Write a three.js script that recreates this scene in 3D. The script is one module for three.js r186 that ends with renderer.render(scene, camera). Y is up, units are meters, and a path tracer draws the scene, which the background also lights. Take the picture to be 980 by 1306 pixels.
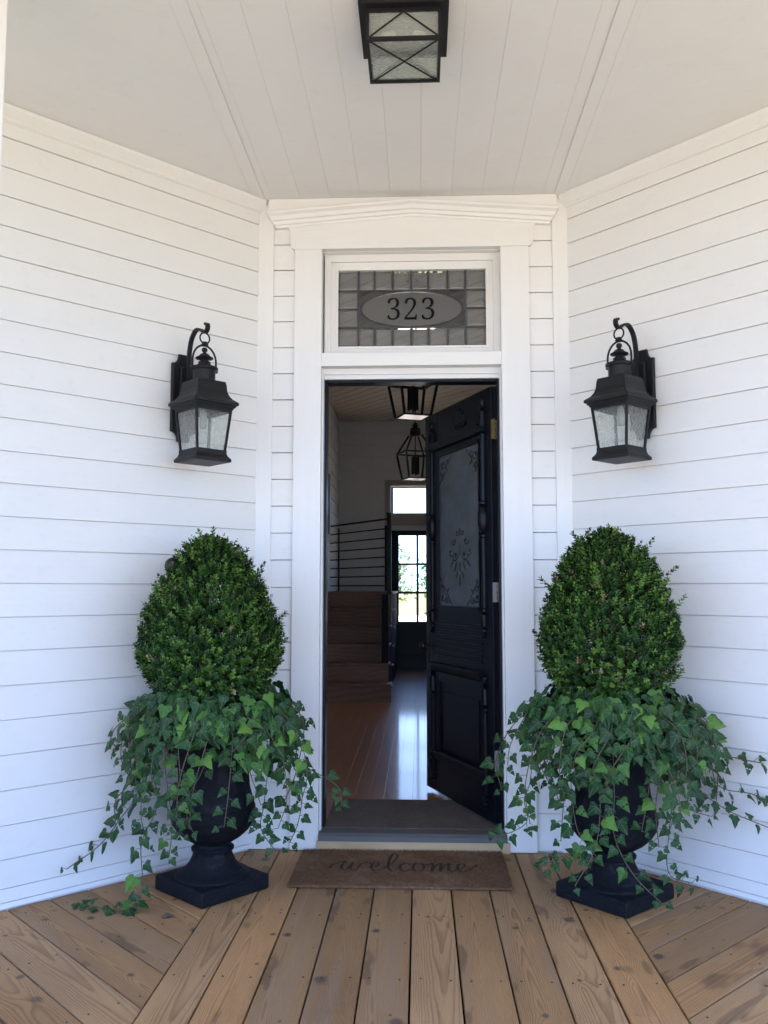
import * as THREE from 'three';
import { mergeGeometries, toCreasedNormals } from 'three/addons/utils/BufferGeometryUtils.js';
import { RoundedBoxGeometry } from 'three/addons/geometries/RoundedBoxGeometry.js';
import { TextGeometry } from 'three/addons/geometries/TextGeometry.js';
import { FontLoader } from 'three/addons/loaders/FontLoader.js';

// ---------------------------------------------------------------- camera, sky, sun, exposure
const scene = new THREE.Scene();
const camera = new THREE.PerspectiveCamera(61.42, 768 / 1024, 0.05, 3000);
camera.position.set(0.0173, 1.4, 4.7713);
{
  const pitch = 0.0884, yaw = 0.0413;
  camera.rotation.set(pitch, yaw, 0, 'YXZ');
}
scene.add(camera);

const SKY_GAIN = 1.0;
const sunDir = new THREE.Vector3(0.62, 1.45, -0.42).normalize();
{ // bright summer sky: pale near the horizon, light blue overhead, thin broken cloud
  const W = 512, H = 256, d = new Float32Array(W * H * 4);
  const hash = (x, y, z) => { const t = Math.sin(x * 127.1 + y * 311.7 + z * 74.7) * 43758.5453; return t - Math.floor(t); };
  const n3 = (x, y, z) => { const X = Math.floor(x), Y = Math.floor(y), Z = Math.floor(z), f = t => t * t * (3 - 2 * t), a = f(x - X), b = f(y - Y), c = f(z - Z); let s = 0; for (let i = 0; i < 8; i++) { const p = i & 1, q = (i >> 1) & 1, r = i >> 2; s += hash(X + p, Y + q, Z + r) * (p ? a : 1 - a) * (q ? b : 1 - b) * (r ? c : 1 - c); } return s; };
  for (let j = 0; j < H; j++) for (let i = 0; i < W; i++) {
    const el = ((j + .5) / H - .5) * Math.PI, az = (i + .5) / W * 2 * Math.PI, y = Math.sin(el), x = Math.cos(el) * Math.cos(az), z = Math.cos(el) * Math.sin(az), k = Math.max(0, y);
    const t = Math.pow(1 - k, 2.2), cs = 2.4 / (k + .35); let f = 0, amp = .5; for (let o = 0; o < 4; o++) { f += amp * n3(x * cs * (1 << o) + 9, y * 3 * (1 << o), z * cs * (1 << o)); amp *= .5; }
    let cl = Math.min(1, Math.max(0, (f - .42) / .3)); cl = cl * cl * (3 - 2 * cl) * .42; const base = [.14 + .30 * t, .32 + .36 * t, .92 + .14 * t], q = (j * W + i) * 4;
    for (let c = 0; c < 3; c++) d[q + c] = SKY_GAIN * (base[c] * (1 - cl) + [.98, .96, .93][c] * cl); d[q + 3] = 1;
  }
  const t = new THREE.DataTexture(d, W, H, THREE.RGBAFormat, THREE.FloatType); t.mapping = THREE.EquirectangularReflectionMapping; t.magFilter = t.minFilter = THREE.LinearFilter; t.needsUpdate = true;
  scene.background = t; scene.environment = t;
}

const sun = new THREE.DirectionalLight(new THREE.Color().setRGB(1.0, 0.88, 0.73), 5);
sun.position.copy(sunDir).multiplyScalar(40);
sun.castShadow = true;
sun.shadow.mapSize.set(2048, 2048);
Object.assign(sun.shadow.camera, { left: -18, right: 18, top: 18, bottom: -18, near: 1, far: 90 });
scene.add(sun, sun.target);

const renderer = new THREE.WebGLRenderer({ antialias: true });
renderer.toneMapping = THREE.LinearToneMapping;
renderer.toneMappingExposure = 4.5;
renderer.shadowMap.enabled = true;

// ---------------------------------------------------------------- helpers
function rng(seed) {
  let a = seed >>> 0;
  return () => { a = (a + 0x6D2B79F5) | 0; let t = Math.imul(a ^ (a >>> 15), 1 | a); t = (t + Math.imul(t ^ (t >>> 7), 61 | t)) ^ t; return ((t ^ (t >>> 14)) >>> 0) / 4294967296; };
}
const RND = rng(77);
const rr = (a, b, r = RND) => a + (b - a) * r();
const V3 = (x, y, z) => new THREE.Vector3(x, y, z);
const clamp = (x, a = 0, b = 1) => Math.min(b, Math.max(a, x));
const sstep = (a, b, x) => { const t = clamp((x - a) / (b - a)); return t * t * (3 - 2 * t); };
const taken = {};
function numbered(n) { const k = taken[n] = (taken[n] ?? -1) + 1; return k ? `${n}_${String(k).padStart(3, '0')}` : n; }
function tag(o, label, category, group) { o.userData.label = label; o.userData.category = category; if (group) o.userData.group = group; return o; }
function thing(name, label, category, pos = [0, 0, 0], turn = 0, group) {
  const o = new THREE.Group(); o.name = numbered(name); o.position.set(...pos); o.rotation.y = turn; scene.add(o);
  return tag(o, label, category, group);
}
function structure(name, geo, m) {
  const o = geo ? new THREE.Mesh(geo, m) : new THREE.Group(); o.name = numbered(name); o.userData.kind = 'structure'; scene.add(o); return o;
}
function part(name, geos, m, parent) {
  const list = Array.isArray(geos) ? geos : [geos];
  const g = list.length > 1 ? mergeGeometries(list.map(q => { const c = q.index ? q.toNonIndexed() : q; for (const k of Object.keys(c.attributes)) if (!['position', 'normal', 'uv'].includes(k)) c.deleteAttribute(k); return c; })) : list[0];
  const o = new THREE.Mesh(g, m); o.name = name; parent.add(o); return o;
}
// value noise
function makeNoise(seed) {
  const r = rng(seed), N = 256, P = new Float32Array(N * N); for (let i = 0; i < N * N; i++) P[i] = r();
  const at = (x, y) => P[((y & 255) << 8) | (x & 255)];
  const n = (x, y) => { const xi = Math.floor(x), yi = Math.floor(y); let fx = x - xi, fy = y - yi; fx = fx * fx * (3 - 2 * fx); fy = fy * fy * (3 - 2 * fy);
    return (at(xi, yi) * (1 - fx) + at(xi + 1, yi) * fx) * (1 - fy) + (at(xi, yi + 1) * (1 - fx) + at(xi + 1, yi + 1) * fx) * fy; };
  n.fbm = (x, y, o = 4) => { let s = 0, a = .5, t = 0; for (let i = 0; i < o; i++) { s += a * n(x, y); t += a; a *= .5; x = x * 2.03 + 17.3; y = y * 2.03 + 5.7; } return s / t; };
  return n;
}
const NZ = makeNoise(5), NZ2 = makeNoise(11);
const toS = v => { v = clamp(v); return v <= .0031308 ? 12.92 * v : 1.055 * Math.pow(v, 1 / 2.4) - .055; };
function colorTex(w, h, fn) {   // fn -> linear rgb
  const d = new Uint8Array(w * h * 4); const c = [0, 0, 0];
  for (let y = 0; y < h; y++) for (let x = 0; x < w; x++) { fn((x + .5) / w, (y + .5) / h, c); const i = (y * w + x) * 4; d[i] = toS(c[0]) * 255; d[i + 1] = toS(c[1]) * 255; d[i + 2] = toS(c[2]) * 255; d[i + 3] = 255; }
  const t = new THREE.DataTexture(d, w, h, THREE.RGBAFormat); t.colorSpace = THREE.SRGBColorSpace; return setTex(t);
}
function grayTex(w, h, fn) {
  const d = new Uint8Array(w * h * 4);
  for (let y = 0; y < h; y++) for (let x = 0; x < w; x++) { const v = clamp(fn((x + .5) / w, (y + .5) / h)) * 255, i = (y * w + x) * 4; d[i] = d[i + 1] = d[i + 2] = v; d[i + 3] = 255; }
  return setTex(new THREE.DataTexture(d, w, h, THREE.RGBAFormat));
}
function setTex(t) { t.magFilter = THREE.LinearFilter; t.minFilter = THREE.LinearMipmapLinearFilter; t.generateMipmaps = true; t.wrapS = t.wrapT = THREE.RepeatWrapping; t.needsUpdate = true; return t; }
const lin = (r, g, b) => new THREE.Color().setRGB(r, g, b);
const M = (o) => { const { c, ...rest } = o; return new (rest.transmission || rest.clearcoat || rest.specularIntensity !== undefined ? THREE.MeshPhysicalMaterial : THREE.MeshStandardMaterial)({ color: c ? lin(...c) : 0xffffff, ...rest }); };
// geometry helpers
const bx = (x0, x1, y0, y1, z0, z1) => { const g = new THREE.BoxGeometry(x1 - x0, y1 - y0, z1 - z0); g.translate((x0 + x1) / 2, (y0 + y1) / 2, (z0 + z1) / 2); return g; };
const rbx = (x0, x1, y0, y1, z0, z1, r = .004) => { const g = new RoundedBoxGeometry(x1 - x0, y1 - y0, z1 - z0, 2, r); g.translate((x0 + x1) / 2, (y0 + y1) / 2, (z0 + z1) / 2); return g; };
// prism: profile [[y,z],...] (counter-clockwise seen from +x) swept from x0 to x1; ends may be slanted by y (s0, s1)
function prismX(prof, x0, x1) {
  const pos = [], n = prof.length, tri = (a, b, c) => pos.push(...a, ...b, ...c);
  const A = prof.map(([y, z]) => [x0, y, z]), B = prof.map(([y, z]) => [x1, y, z]);
  for (let i = 0; i < n; i++) { const j = (i + 1) % n; tri(A[i], A[j], B[j]); tri(A[i], B[j], B[i]); }
  for (let i = 1; i < n - 1; i++) { tri(A[0], A[i + 1], A[i]); tri(B[0], B[i], B[i + 1]); }
  const g = new THREE.BufferGeometry(); g.setAttribute('position', new THREE.Float32BufferAttribute(pos, 3)); g.computeVertexNormals();
  return boxUV(g);
}
function boxUV(g, k = 1, ou = 0, ov = 0) {   // uv in metres by dominant normal
  const p = g.attributes.position, nn = g.attributes.normal, uv = new Float32Array(p.count * 2);
  for (let i = 0; i < p.count; i++) {
    const ax = Math.abs(nn.getX(i)), ay = Math.abs(nn.getY(i)), az = Math.abs(nn.getZ(i)); let u, v;
    if (az >= ax && az >= ay) { u = p.getX(i); v = p.getY(i); } else if (ay >= ax) { u = p.getX(i); v = p.getZ(i); } else { u = p.getZ(i); v = p.getY(i); }
    uv[2 * i] = u * k + ou; uv[2 * i + 1] = v * k + ov;
  }
  g.setAttribute('uv', new THREE.BufferAttribute(uv, 2)); return g;
}
// slab of a plan polygon [[x,z],...] between y0 and y1 with chamfered edges
function slab(poly, y0, y1, bev = .003) {
  const s = new THREE.Shape(poly.map(([x, z]) => new THREE.Vector2(x, -z)));
  const g = new THREE.ExtrudeGeometry(s, { depth: y1 - y0 - 2 * bev, bevelEnabled: bev > 0, bevelSize: bev, bevelThickness: bev, bevelOffset: -bev, bevelSegments: 1, steps: 1 });
  g.rotateX(-Math.PI / 2); g.translate(0, y0 + bev, 0); return g;
}
function plankUV(g, dir, org, lenU, widV, ou) {  // u along plank / lenU, v across / widV
  const p = g.attributes.position, uv = new Float32Array(p.count * 2);
  for (let i = 0; i < p.count; i++) { const dx = p.getX(i) - org[0], dz = p.getZ(i) - org[1]; uv[2 * i] = (dx * dir[0] + dz * dir[1]) / lenU + ou; uv[2 * i + 1] = (-dx * dir[1] + dz * dir[0]) / widV + .5; }
  g.setAttribute('uv', new THREE.BufferAttribute(uv, 2)); return g;
}
function clipPoly(poly, nx, nz, d) {   // keep nx*x+nz*z <= d
  const out = [];
  for (let i = 0; i < poly.length; i++) { const a = poly[i], b = poly[(i + 1) % poly.length], fa = nx * a[0] + nz * a[1] - d, fb = nx * b[0] + nz * b[1] - d;
    if (fa <= 0) out.push(a);
    if ((fa < 0) !== (fb < 0) && fa !== fb) { const t = fa / (fa - fb); if (t > 0 && t < 1) out.push([a[0] + (b[0] - a[0]) * t, a[1] + (b[1] - a[1]) * t]); } }
  return out;
}
const area = p => { let s = 0; for (let i = 0; i < p.length; i++) { const a = p[i], b = p[(i + 1) % p.length]; s += a[0] * b[1] - a[1] * b[0]; } return s / 2; };
const lathe = (pts, seg = 32) => new THREE.LatheGeometry(pts.map(([r, y]) => new THREE.Vector2(r, y)), seg);
const tube = (pts, r, seg = 16, rad = 6) => new THREE.TubeGeometry(new THREE.CatmullRomCurve3(pts.map(q => q.isVector3 ? q : V3(...q))), seg, r, rad, false);
function rod(a, b, r, rad = 8) { const A = V3(...a), B = V3(...b), d = B.clone().sub(A), g = new THREE.CylinderGeometry(r, r, d.length(), rad); g.applyQuaternion(new THREE.Quaternion().setFromUnitVectors(V3(0, 1, 0), d.normalize())); g.translate((A.x + B.x) / 2, (A.y + B.y) / 2, (A.z + B.z) / 2); return g; }
function bar(a, b, w, t) { // square bar from a to b
  const A = V3(...a), B = V3(...b), d = B.clone().sub(A), L = d.length(); d.normalize();
  const g = new THREE.BoxGeometry(w, L, t); g.applyQuaternion(new THREE.Quaternion().setFromUnitVectors(V3(0, 1, 0), d)); g.translate((A.x + B.x) / 2, (A.y + B.y) / 2, (A.z + B.z) / 2); return g; }
// square loft: rings [[halfsize, y],...] centred at origin, flat shaded
function squareLoft(rings, capTop = true, capBot = true) {
  const pos = [], R = rings.map(([a, y]) => [[-a, y, a], [a, y, a], [a, y, -a], [-a, y, -a]]), tri = (a, b, c) => pos.push(...a, ...b, ...c);
  for (let k = 0; k < R.length - 1; k++) for (let i = 0; i < 4; i++) { const j = (i + 1) % 4; tri(R[k][i], R[k][j], R[k + 1][j]); tri(R[k][i], R[k + 1][j], R[k + 1][i]); }
  if (capBot) { tri(R[0][0], R[0][2], R[0][1]); tri(R[0][0], R[0][3], R[0][2]); }
  const T = R[R.length - 1]; if (capTop) { tri(T[0], T[1], T[2]); tri(T[0], T[2], T[3]); }
  const g = new THREE.BufferGeometry(); g.setAttribute('position', new THREE.Float32BufferAttribute(pos, 3)); g.computeVertexNormals(); return boxUV(g);
}

// ---------------------------------------------------------------- materials
const paintBump = grayTex(512, 512, (u, v) => .5 + .5 * (NZ.fbm(u * 16, v * 140, 3) - .5) + .35 * (NZ2.fbm(u * 60, v * 60, 2) - .5));
const paintCol = colorTex(512, 512, (u, v, c) => { let s = 0.80 + .025 * (NZ.fbm(u * 9, v * 9, 4) - .5); const dirt = sstep(.70, .82, NZ2.fbm(u * 40, v * 60, 3)); const f = 1 - .025 * dirt; c[0] = s * f; c[1] = s * f * .995; c[2] = s * f * .975; });
const whitePaint = M({ map: paintCol, roughness: .48, bumpMap: paintBump, bumpScale: .0006 });
const trimPaint = M({ map: paintCol, roughness: .38, bumpMap: paintBump, bumpScale: .0004 });
const ceilPaint = M({ map: paintCol, roughness: .55, bumpMap: paintBump, bumpScale: .0006 });
const blackMetal = M({ c: [.009, .009, .011], roughness: .5, specularIntensity: .55, bumpMap: grayTex(256, 256, (u, v) => NZ.fbm(u * 50, v * 50, 3)), bumpScale: .0005 });
const blackPaint = M({ c: [.004, .005, .009], roughness: .3, specularIntensity: .42, bumpMap: paintBump, bumpScale: .0006 });
const seedyGlass = M({ c: [.90, .92, .89], transmission: .93, thickness: 0, roughness: .36, ior: 1.5, bumpMap: grayTex(256, 256, (u, v) => NZ.fbm(u * 26, v * 26, 3)), bumpScale: .004 });
const clearGlass = M({ c: [.97, .98, .97], transmission: 1, thickness: 0, roughness: .0, ior: 1.5 });
const leadMetal = M({ c: [.07, .07, .075], roughness: .45, metalness: .7 });
const brass = M({ c: [.55, .42, .2], roughness: .4, metalness: .9 });
const zinc = M({ c: [.62, .62, .62], roughness: .4, metalness: .75 });

// plain-sawn timber texture: u along the grain
function woodTex(seed, w, h, len, wid, light, dark, o = {}) {
  const r = rng(seed), nz = makeNoise(seed + 100), hc = rr(.02, .09, r), vc = rr(-.3, .3, r), tilt = rr(-.012, .012, r), kn = [];
  const nk = o.knots ?? 0; for (let i = 0; i < nk; i++) kn.push([rr(.03, .97, r) * len, rr(-.42, .42, r) * wid, (.004 + .015 * Math.pow(r(), 1.6)) * (o.kscale ?? 1), rr(.25, 1, r)]);
  const freq = o.freq ?? 230, contrast = o.contrast ?? 1, grey = o.grey ?? 0;
  return colorTex(w, h, (u, v, c) => {
    const x = u * len, y = (v - .5) * wid; let bend = .012 * (nz.fbm(x * 1.3, 3.1, 3) - .5) + .004 * (nz.fbm(x * 6, y * 30, 2) - .5), kd = 0, ring = 0;
    for (const [kx, ky, kr, ks] of kn) { const dx = (x - kx), dy = (y - ky), d = Math.hypot(dx * .8, dy) * (1 + .5 * (nz(x * 60 + kx, y * 60) - .5)); bend += Math.sign(dy || 1) * kr * .55 * Math.exp(-(dx * dx) / (kr * kr * 9) - (dy * dy) / (kr * kr * 7)); const q = 1 - sstep(kr * .35, kr * 1.0, d); if (q > kd) { kd = q * ks; ring = Math.sin(d * 1500); } }
    const hh = hc + tilt * x * 3 + .05 * (nz.fbm(x * .5, 7.7, 2) - .5);
    const rad = Math.hypot(y + bend * 1.6 - vc * wid, hh + bend * .4);
    let s = rad * freq; s = s - Math.floor(s); let late = sstep(.35, .88, s) * (1 - sstep(.9, 1, s));
    late *= contrast * (.55 + .7 * nz.fbm(x * 3, y * 25, 2));
    const fibre = nz.fbm(x * 22, y * 900, 3), blot = nz.fbm(x * 2.2, y * 9 + 40, 3);
    let t = clamp(late * .75 + (fibre - .5) * .55 + (blot - .5) * .7 + .08);
    const gr = grey * sstep(.45, .75, nz.fbm(x * 1.4 + 9, y * 12 + 9, 4)), stain = (o.stain ?? 0) * sstep(.68, .8, nz.fbm(x * 4 + 31, y * 14 + 3, 3));
    for (let k = 0; k < 3; k++) { let q = light[k] * (1 - t) + dark[k] * t; q = q * (1 - gr) + gr * [.25, .205, .165][k] * (.75 + .5 * fibre); q *= 1 - .55 * stain; const kcol = [.075, .045, .03][k] * (1 + .35 * ring); c[k] = q * (1 - kd) + kcol * kd; }
  });
}
const deckMats = []; for (let i = 0; i < 7; i++) deckMats.push(M({ map: woodTex(300 + i * 7, 2048, 128, 3.4, .18, [.42, .228, .090].map((q, k) => q * [1, .78, 1.15, .9, 1.06, .7, 1.0][i] * [1, 1.04, 1.12][k] ** [0, 1, -1, 0, 1, 0, -1][i]), [.19, .092, .034].map(q => q * [1, .85, 1.1, .8, 1.05, .75, 1.0][i]), { knots: 6 + (i % 3), grey: [.12, .22, .08, .2, .1, .28, .15][i], stain: .7, contrast: .75, freq: 170 + 40 * (i % 3), kscale: 1.85 }), roughness: .72, bumpMap: null }));
const deckBump = grayTex(1024, 128, (u, v) => .5 + .7 * (NZ.fbm(u * 30, v * 90, 3) - .5)); deckMats.forEach(m => { m.bumpMap = deckBump; m.bumpScale = .0012; });
const floorMats = []; for (let i = 0; i < 4; i++) floorMats.push(M({ map: woodTex(700 + i * 5, 1024, 64, 4, .1, [.44, .165, .055], [.23, .078, .027], { freq: 260, contrast: .7 }), roughness: .34, clearcoat: .85, clearcoatRoughness: .09 }));
const stairMats = []; for (let i = 0; i < 3; i++) stairMats.push(M({ map: woodTex(900 + i * 5, 1024, 128, 2, .25, [.20, .088, .042], [.11, .045, .022], { freq: 200, knots: 4 }), roughness: .5 }));

// ================================================================= SETTING: ground
const groundMat = M({ roughness: 1, map: colorTex(512, 512, (u, v, c) => { const n = NZ.fbm(u * 40, v * 40, 4), m = NZ2.fbm(u * 120, v * 120, 2); const t = clamp(n * .8 + m * .4 - .1); c[0] = .10 + .10 * t; c[1] = .12 + .07 * t; c[2] = .045 + .04 * t; }) });
groundMat.map.repeat.set(60, 60);
{ const g = new THREE.PlaneGeometry(1600, 1600); g.rotateX(-Math.PI / 2); g.translate(0, -.52, 0); structure('ground', g, groundMat); }
{ // pale gravel drive in front of and behind the house
  const m = M({ roughness: .95, map: colorTex(512, 512, (u, v, c) => { const n = NZ.fbm(u * 90, v * 90, 3), b = NZ2.fbm(u * 8, v * 8, 3); const s = .38 + .26 * n + .1 * (b - .5); c[0] = s * 1.05; c[1] = s * .89; c[2] = s * .70; }) });
  m.map.repeat.set(8, 8);
  const g = new THREE.PlaneGeometry(26, 14); g.rotateX(-Math.PI / 2); g.translate(0, -.515, 14.6); structure('gravel_drive', g, m);
  const g2 = new THREE.PlaneGeometry(24, 46); g2.rotateX(-Math.PI / 2); g2.translate(0, -.515, -34); structure('gravel_yard', g2, m);
}

// ================================================================= porch deck
const XL = -.8877, XR = .8485, AL = .7947, AR = .8084, CEIL = 3.62;
const DECK_END = 6.2;
const deck = structure('porch_deck');
{
  let k = 0; const dm = () => deckMats[(k = (k * 5 + 3) % 7, k)];
  const put = (poly, dir, org) => { const g = slab(poly, -.038 + rr(-.0012, .0012), rr(-.0012, .0010), .0035); plankUV(g, dir, org, 3.4, .18, RND()); return part('deck_plank', g, deckMats[Math.floor(RND() * 7)], deck); };
  const xs = [-.917]; for (let i = -4; i <= 4; i++) xs.push(-.022 + .179 * i + rr(-.002, .002)); xs.push(.888);
  for (let i = 0; i < xs.length - 1; i++) { const gap = rr(.0025, .0045), a = xs[i] + gap, b = xs[i + 1] - gap; put([[a, .012], [b, .012], [b, DECK_END], [a, DECK_END]], [0, 1], [(a + b) / 2, .3]); }
  for (const s of [-1, 1]) {
    const A = s < 0 ? AL : AR, X0 = s < 0 ? XL : XR, bound = s < 0 ? -.917 : .888;
    const w = [s * Math.cos(A), Math.sin(A)], nrm = [-s * Math.sin(A), Math.cos(A)];
    // region between the side wall, the boundary line and the porch edge
    const far = 2.5; let region = [[bound + s * .002, DECK_END], [bound + s * .002, (Math.abs(bound - X0) + .004) * Math.tan(A)], [X0 + w[0] * far, w[1] * far], [X0 + w[0] * far, DECK_END]];
    region = clipPoly(region, -nrm[0], -nrm[1], -(nrm[0] * X0) - .006);
    const t0 = (bound - X0) * w[0] + 1.269 * w[1];          // one joint meets the boundary at z = 1.269
    for (let j = -9; j < 26; j++) {
      const a = t0 + j * .185 + .003, b = a + .185 - .006, o = w[0] * X0;
      let poly = clipPoly(clipPoly(region, -w[0], -w[1], -(a + o)), w[0], w[1], b + o);
      if (poly.length < 3 || Math.abs(area(poly)) < .004) continue;
      if (area(poly) > 0) poly = poly.reverse();
      const mid = (a + b) / 2; put(poly, nrm, [X0 + w[0] * mid, w[1] * mid]);
    }
  }
  { // screw heads over the joists
    const sc = []; for (const z of [.32, .93, 1.54, 2.15, 2.76]) for (let i = 0; i < xs.length - 1; i++) for (const f of [.2, .8]) { const g = new THREE.CylinderGeometry(.0042, .0042, .0012, 8); g.translate(xs[i] + (xs[i + 1] - xs[i]) * f + rr(-.006, .006), .0012, z + rr(-.012, .012)); sc.push(g); }
    for (const s of [-1, 1]) { const A = s < 0 ? AL : AR, X0 = s < 0 ? XL : XR, w = [s * Math.cos(A), Math.sin(A)], n = [-s * Math.sin(A), Math.cos(A)], t0 = ((s < 0 ? -.917 : .888) - X0) * w[0] + 1.269 * w[1]; for (let j = -6; j < 8; j++) for (const d of [.10, .62, 1.15]) for (const f of [.2, .8]) { const t = t0 + (j + f) * .185, x = X0 + w[0] * t + n[0] * (d + rr(-.01, .01)), z = w[1] * t + n[1] * d; if (s * x < .95 || t < .1 || t > 2.3) continue; const g = new THREE.CylinderGeometry(.0042, .0042, .0012, 8); g.translate(x, .0012, z); sc.push(g); } }
    part('deck_screws', sc, M({ c: [.06, .05, .045], roughness: .6, metalness: .4 }), deck).userData.kind = 'stuff';
  }
  const sub = M({ c: [.03, .022, .017], roughness: 1 });
  part('joist_frame', [bx(-2.6, 2.6, -.3, -.06, 2.0, DECK_END - .02), bx(-.95, .93, -.3, -.06, .01, 2.0), bx(-1.8, -.95, -.3, -.06, 1.0, 2.0), bx(.93, 1.8, -.3, -.06, 1.0, 2.0)], sub, deck);
}

// ================================================================= side walls with clapboards
const courses = [3.476, 3.334, 3.197, 3.056, 2.909, 2.768, 2.616, 2.468, 2.319, 2.167, 2.017, 1.87, 1.72, 1.57, 1.42, 1.27, 1.12, .967, .817, .664, .51, .36, .213, .09, .03];
function clapboard(x0, x1, y0, y1, parent, m = whitePaint) {   // one board: foot proud, joint below it, edge not quite straight
  const d = rr(-.001, .001), N = x1 - x0 > 1 ? 4 : 1, ph = RND() * 99, rings = [], pos = [];
  for (let i = 0; i <= N; i++) { const x = x0 + (x1 - x0) * i / N, w = .003 * (NZ(x * 1.7 + ph, 3.3) - .5), e = .0022 * (NZ(x * 1.3 + ph, 8.8) - .5), g = .0036 + .0016 * (NZ(x * 2.3 + ph, 1.7) - .5); rings.push([[x, y0 + g + w, -.012], [x, y0 + g + w, .0120 + d + e], [x, y0 + g + .0018 + w, .0135 + d + e], [x, y1 - .0004, .0085 + d], [x, y1 - .0004, -.012]]); }
  const tri = (a, b, c) => pos.push(...a, ...b, ...c);
  for (let k = 0; k < N; k++) for (let i = 0; i < 5; i++) { const j = (i + 1) % 5, A = rings[k], B = rings[k + 1]; tri(A[i], A[j], B[j]); tri(A[i], B[j], B[i]); }
  for (let i = 1; i < 4; i++) { const A = rings[0], B = rings[N]; tri(A[0], A[i + 1], A[i]); tri(B[0], B[i], B[i + 1]); }
  const g = new THREE.BufferGeometry(); g.setAttribute('position', new THREE.Float32BufferAttribute(pos, 3)); g.computeVertexNormals();
  boxUV(g, .55, RND() * 3, RND() * 3); return part('clapboard', g, m, parent);
}
for (const s of [-1, 1]) {
  const L = 2.3, W = s < 0
    ? thing('siding_wall', 'white clapboard wall with the small dark round fitting, beside the entry', 'wall', [XL, 0, 0], AL)
    : thing('siding_wall', 'white clapboard wall on the hinge side of the open front door', 'wall', [XR, 0, 0], -AR);
  const a = s < 0 ? -L : .0, b = s < 0 ? 0 : L;
  part('wall_core', bx(a, b, -.05, CEIL, -.14, .001), whitePaint, W);
  let top = CEIL - .012; for (const y of [...courses, .004]) { clapboard(a, b - 0, y, top, W); top = y; }
  // crown moulding under the ceiling
  part('crown_moulding', prismX([[3.548, -.01], [3.548, .018], [3.556, .026], [3.566, .026], [3.60, .052], [3.618, .056], [3.618, -.01]], a, b), trimPaint, W);
  // corner board at the outer end
  part('corner_board', s < 0 ? bx(-L - .1, -L, -.05, CEIL, -.14, .03) : bx(L, L + .1, -.05, CEIL, -.14, .03), trimPaint, W);
}
// house front beyond the recess, both sides (outside the frame, shades the porch)
for (const s of [-1, 1]) {
  const W = thing('facade_wall', s < 0 ? 'white clapboard house front past the fitting wall' : 'white clapboard house front past the hinge side wall', 'wall', [0, 0, 0]);
  const x = s < 0 ? XL - Math.cos(AL) * 2.36 : XR + Math.cos(AR) * 2.36, z = s < 0 ? Math.sin(AL) * 2.36 : Math.sin(AR) * 2.36;
  part('wall_core', s < 0 ? bx(-6.5, x, -.5, 4.5, z - .2, z) : bx(x, 6.5, -.5, 4.5, z - .2, z), whitePaint, W);
  if (s < 0) part('end_wall', bx(-6.5, -6.3, -.5, 4.5, -9.7, z - .2), whitePaint, W);  // opposite end left open so daylight reaches the added hall window
}

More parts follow.
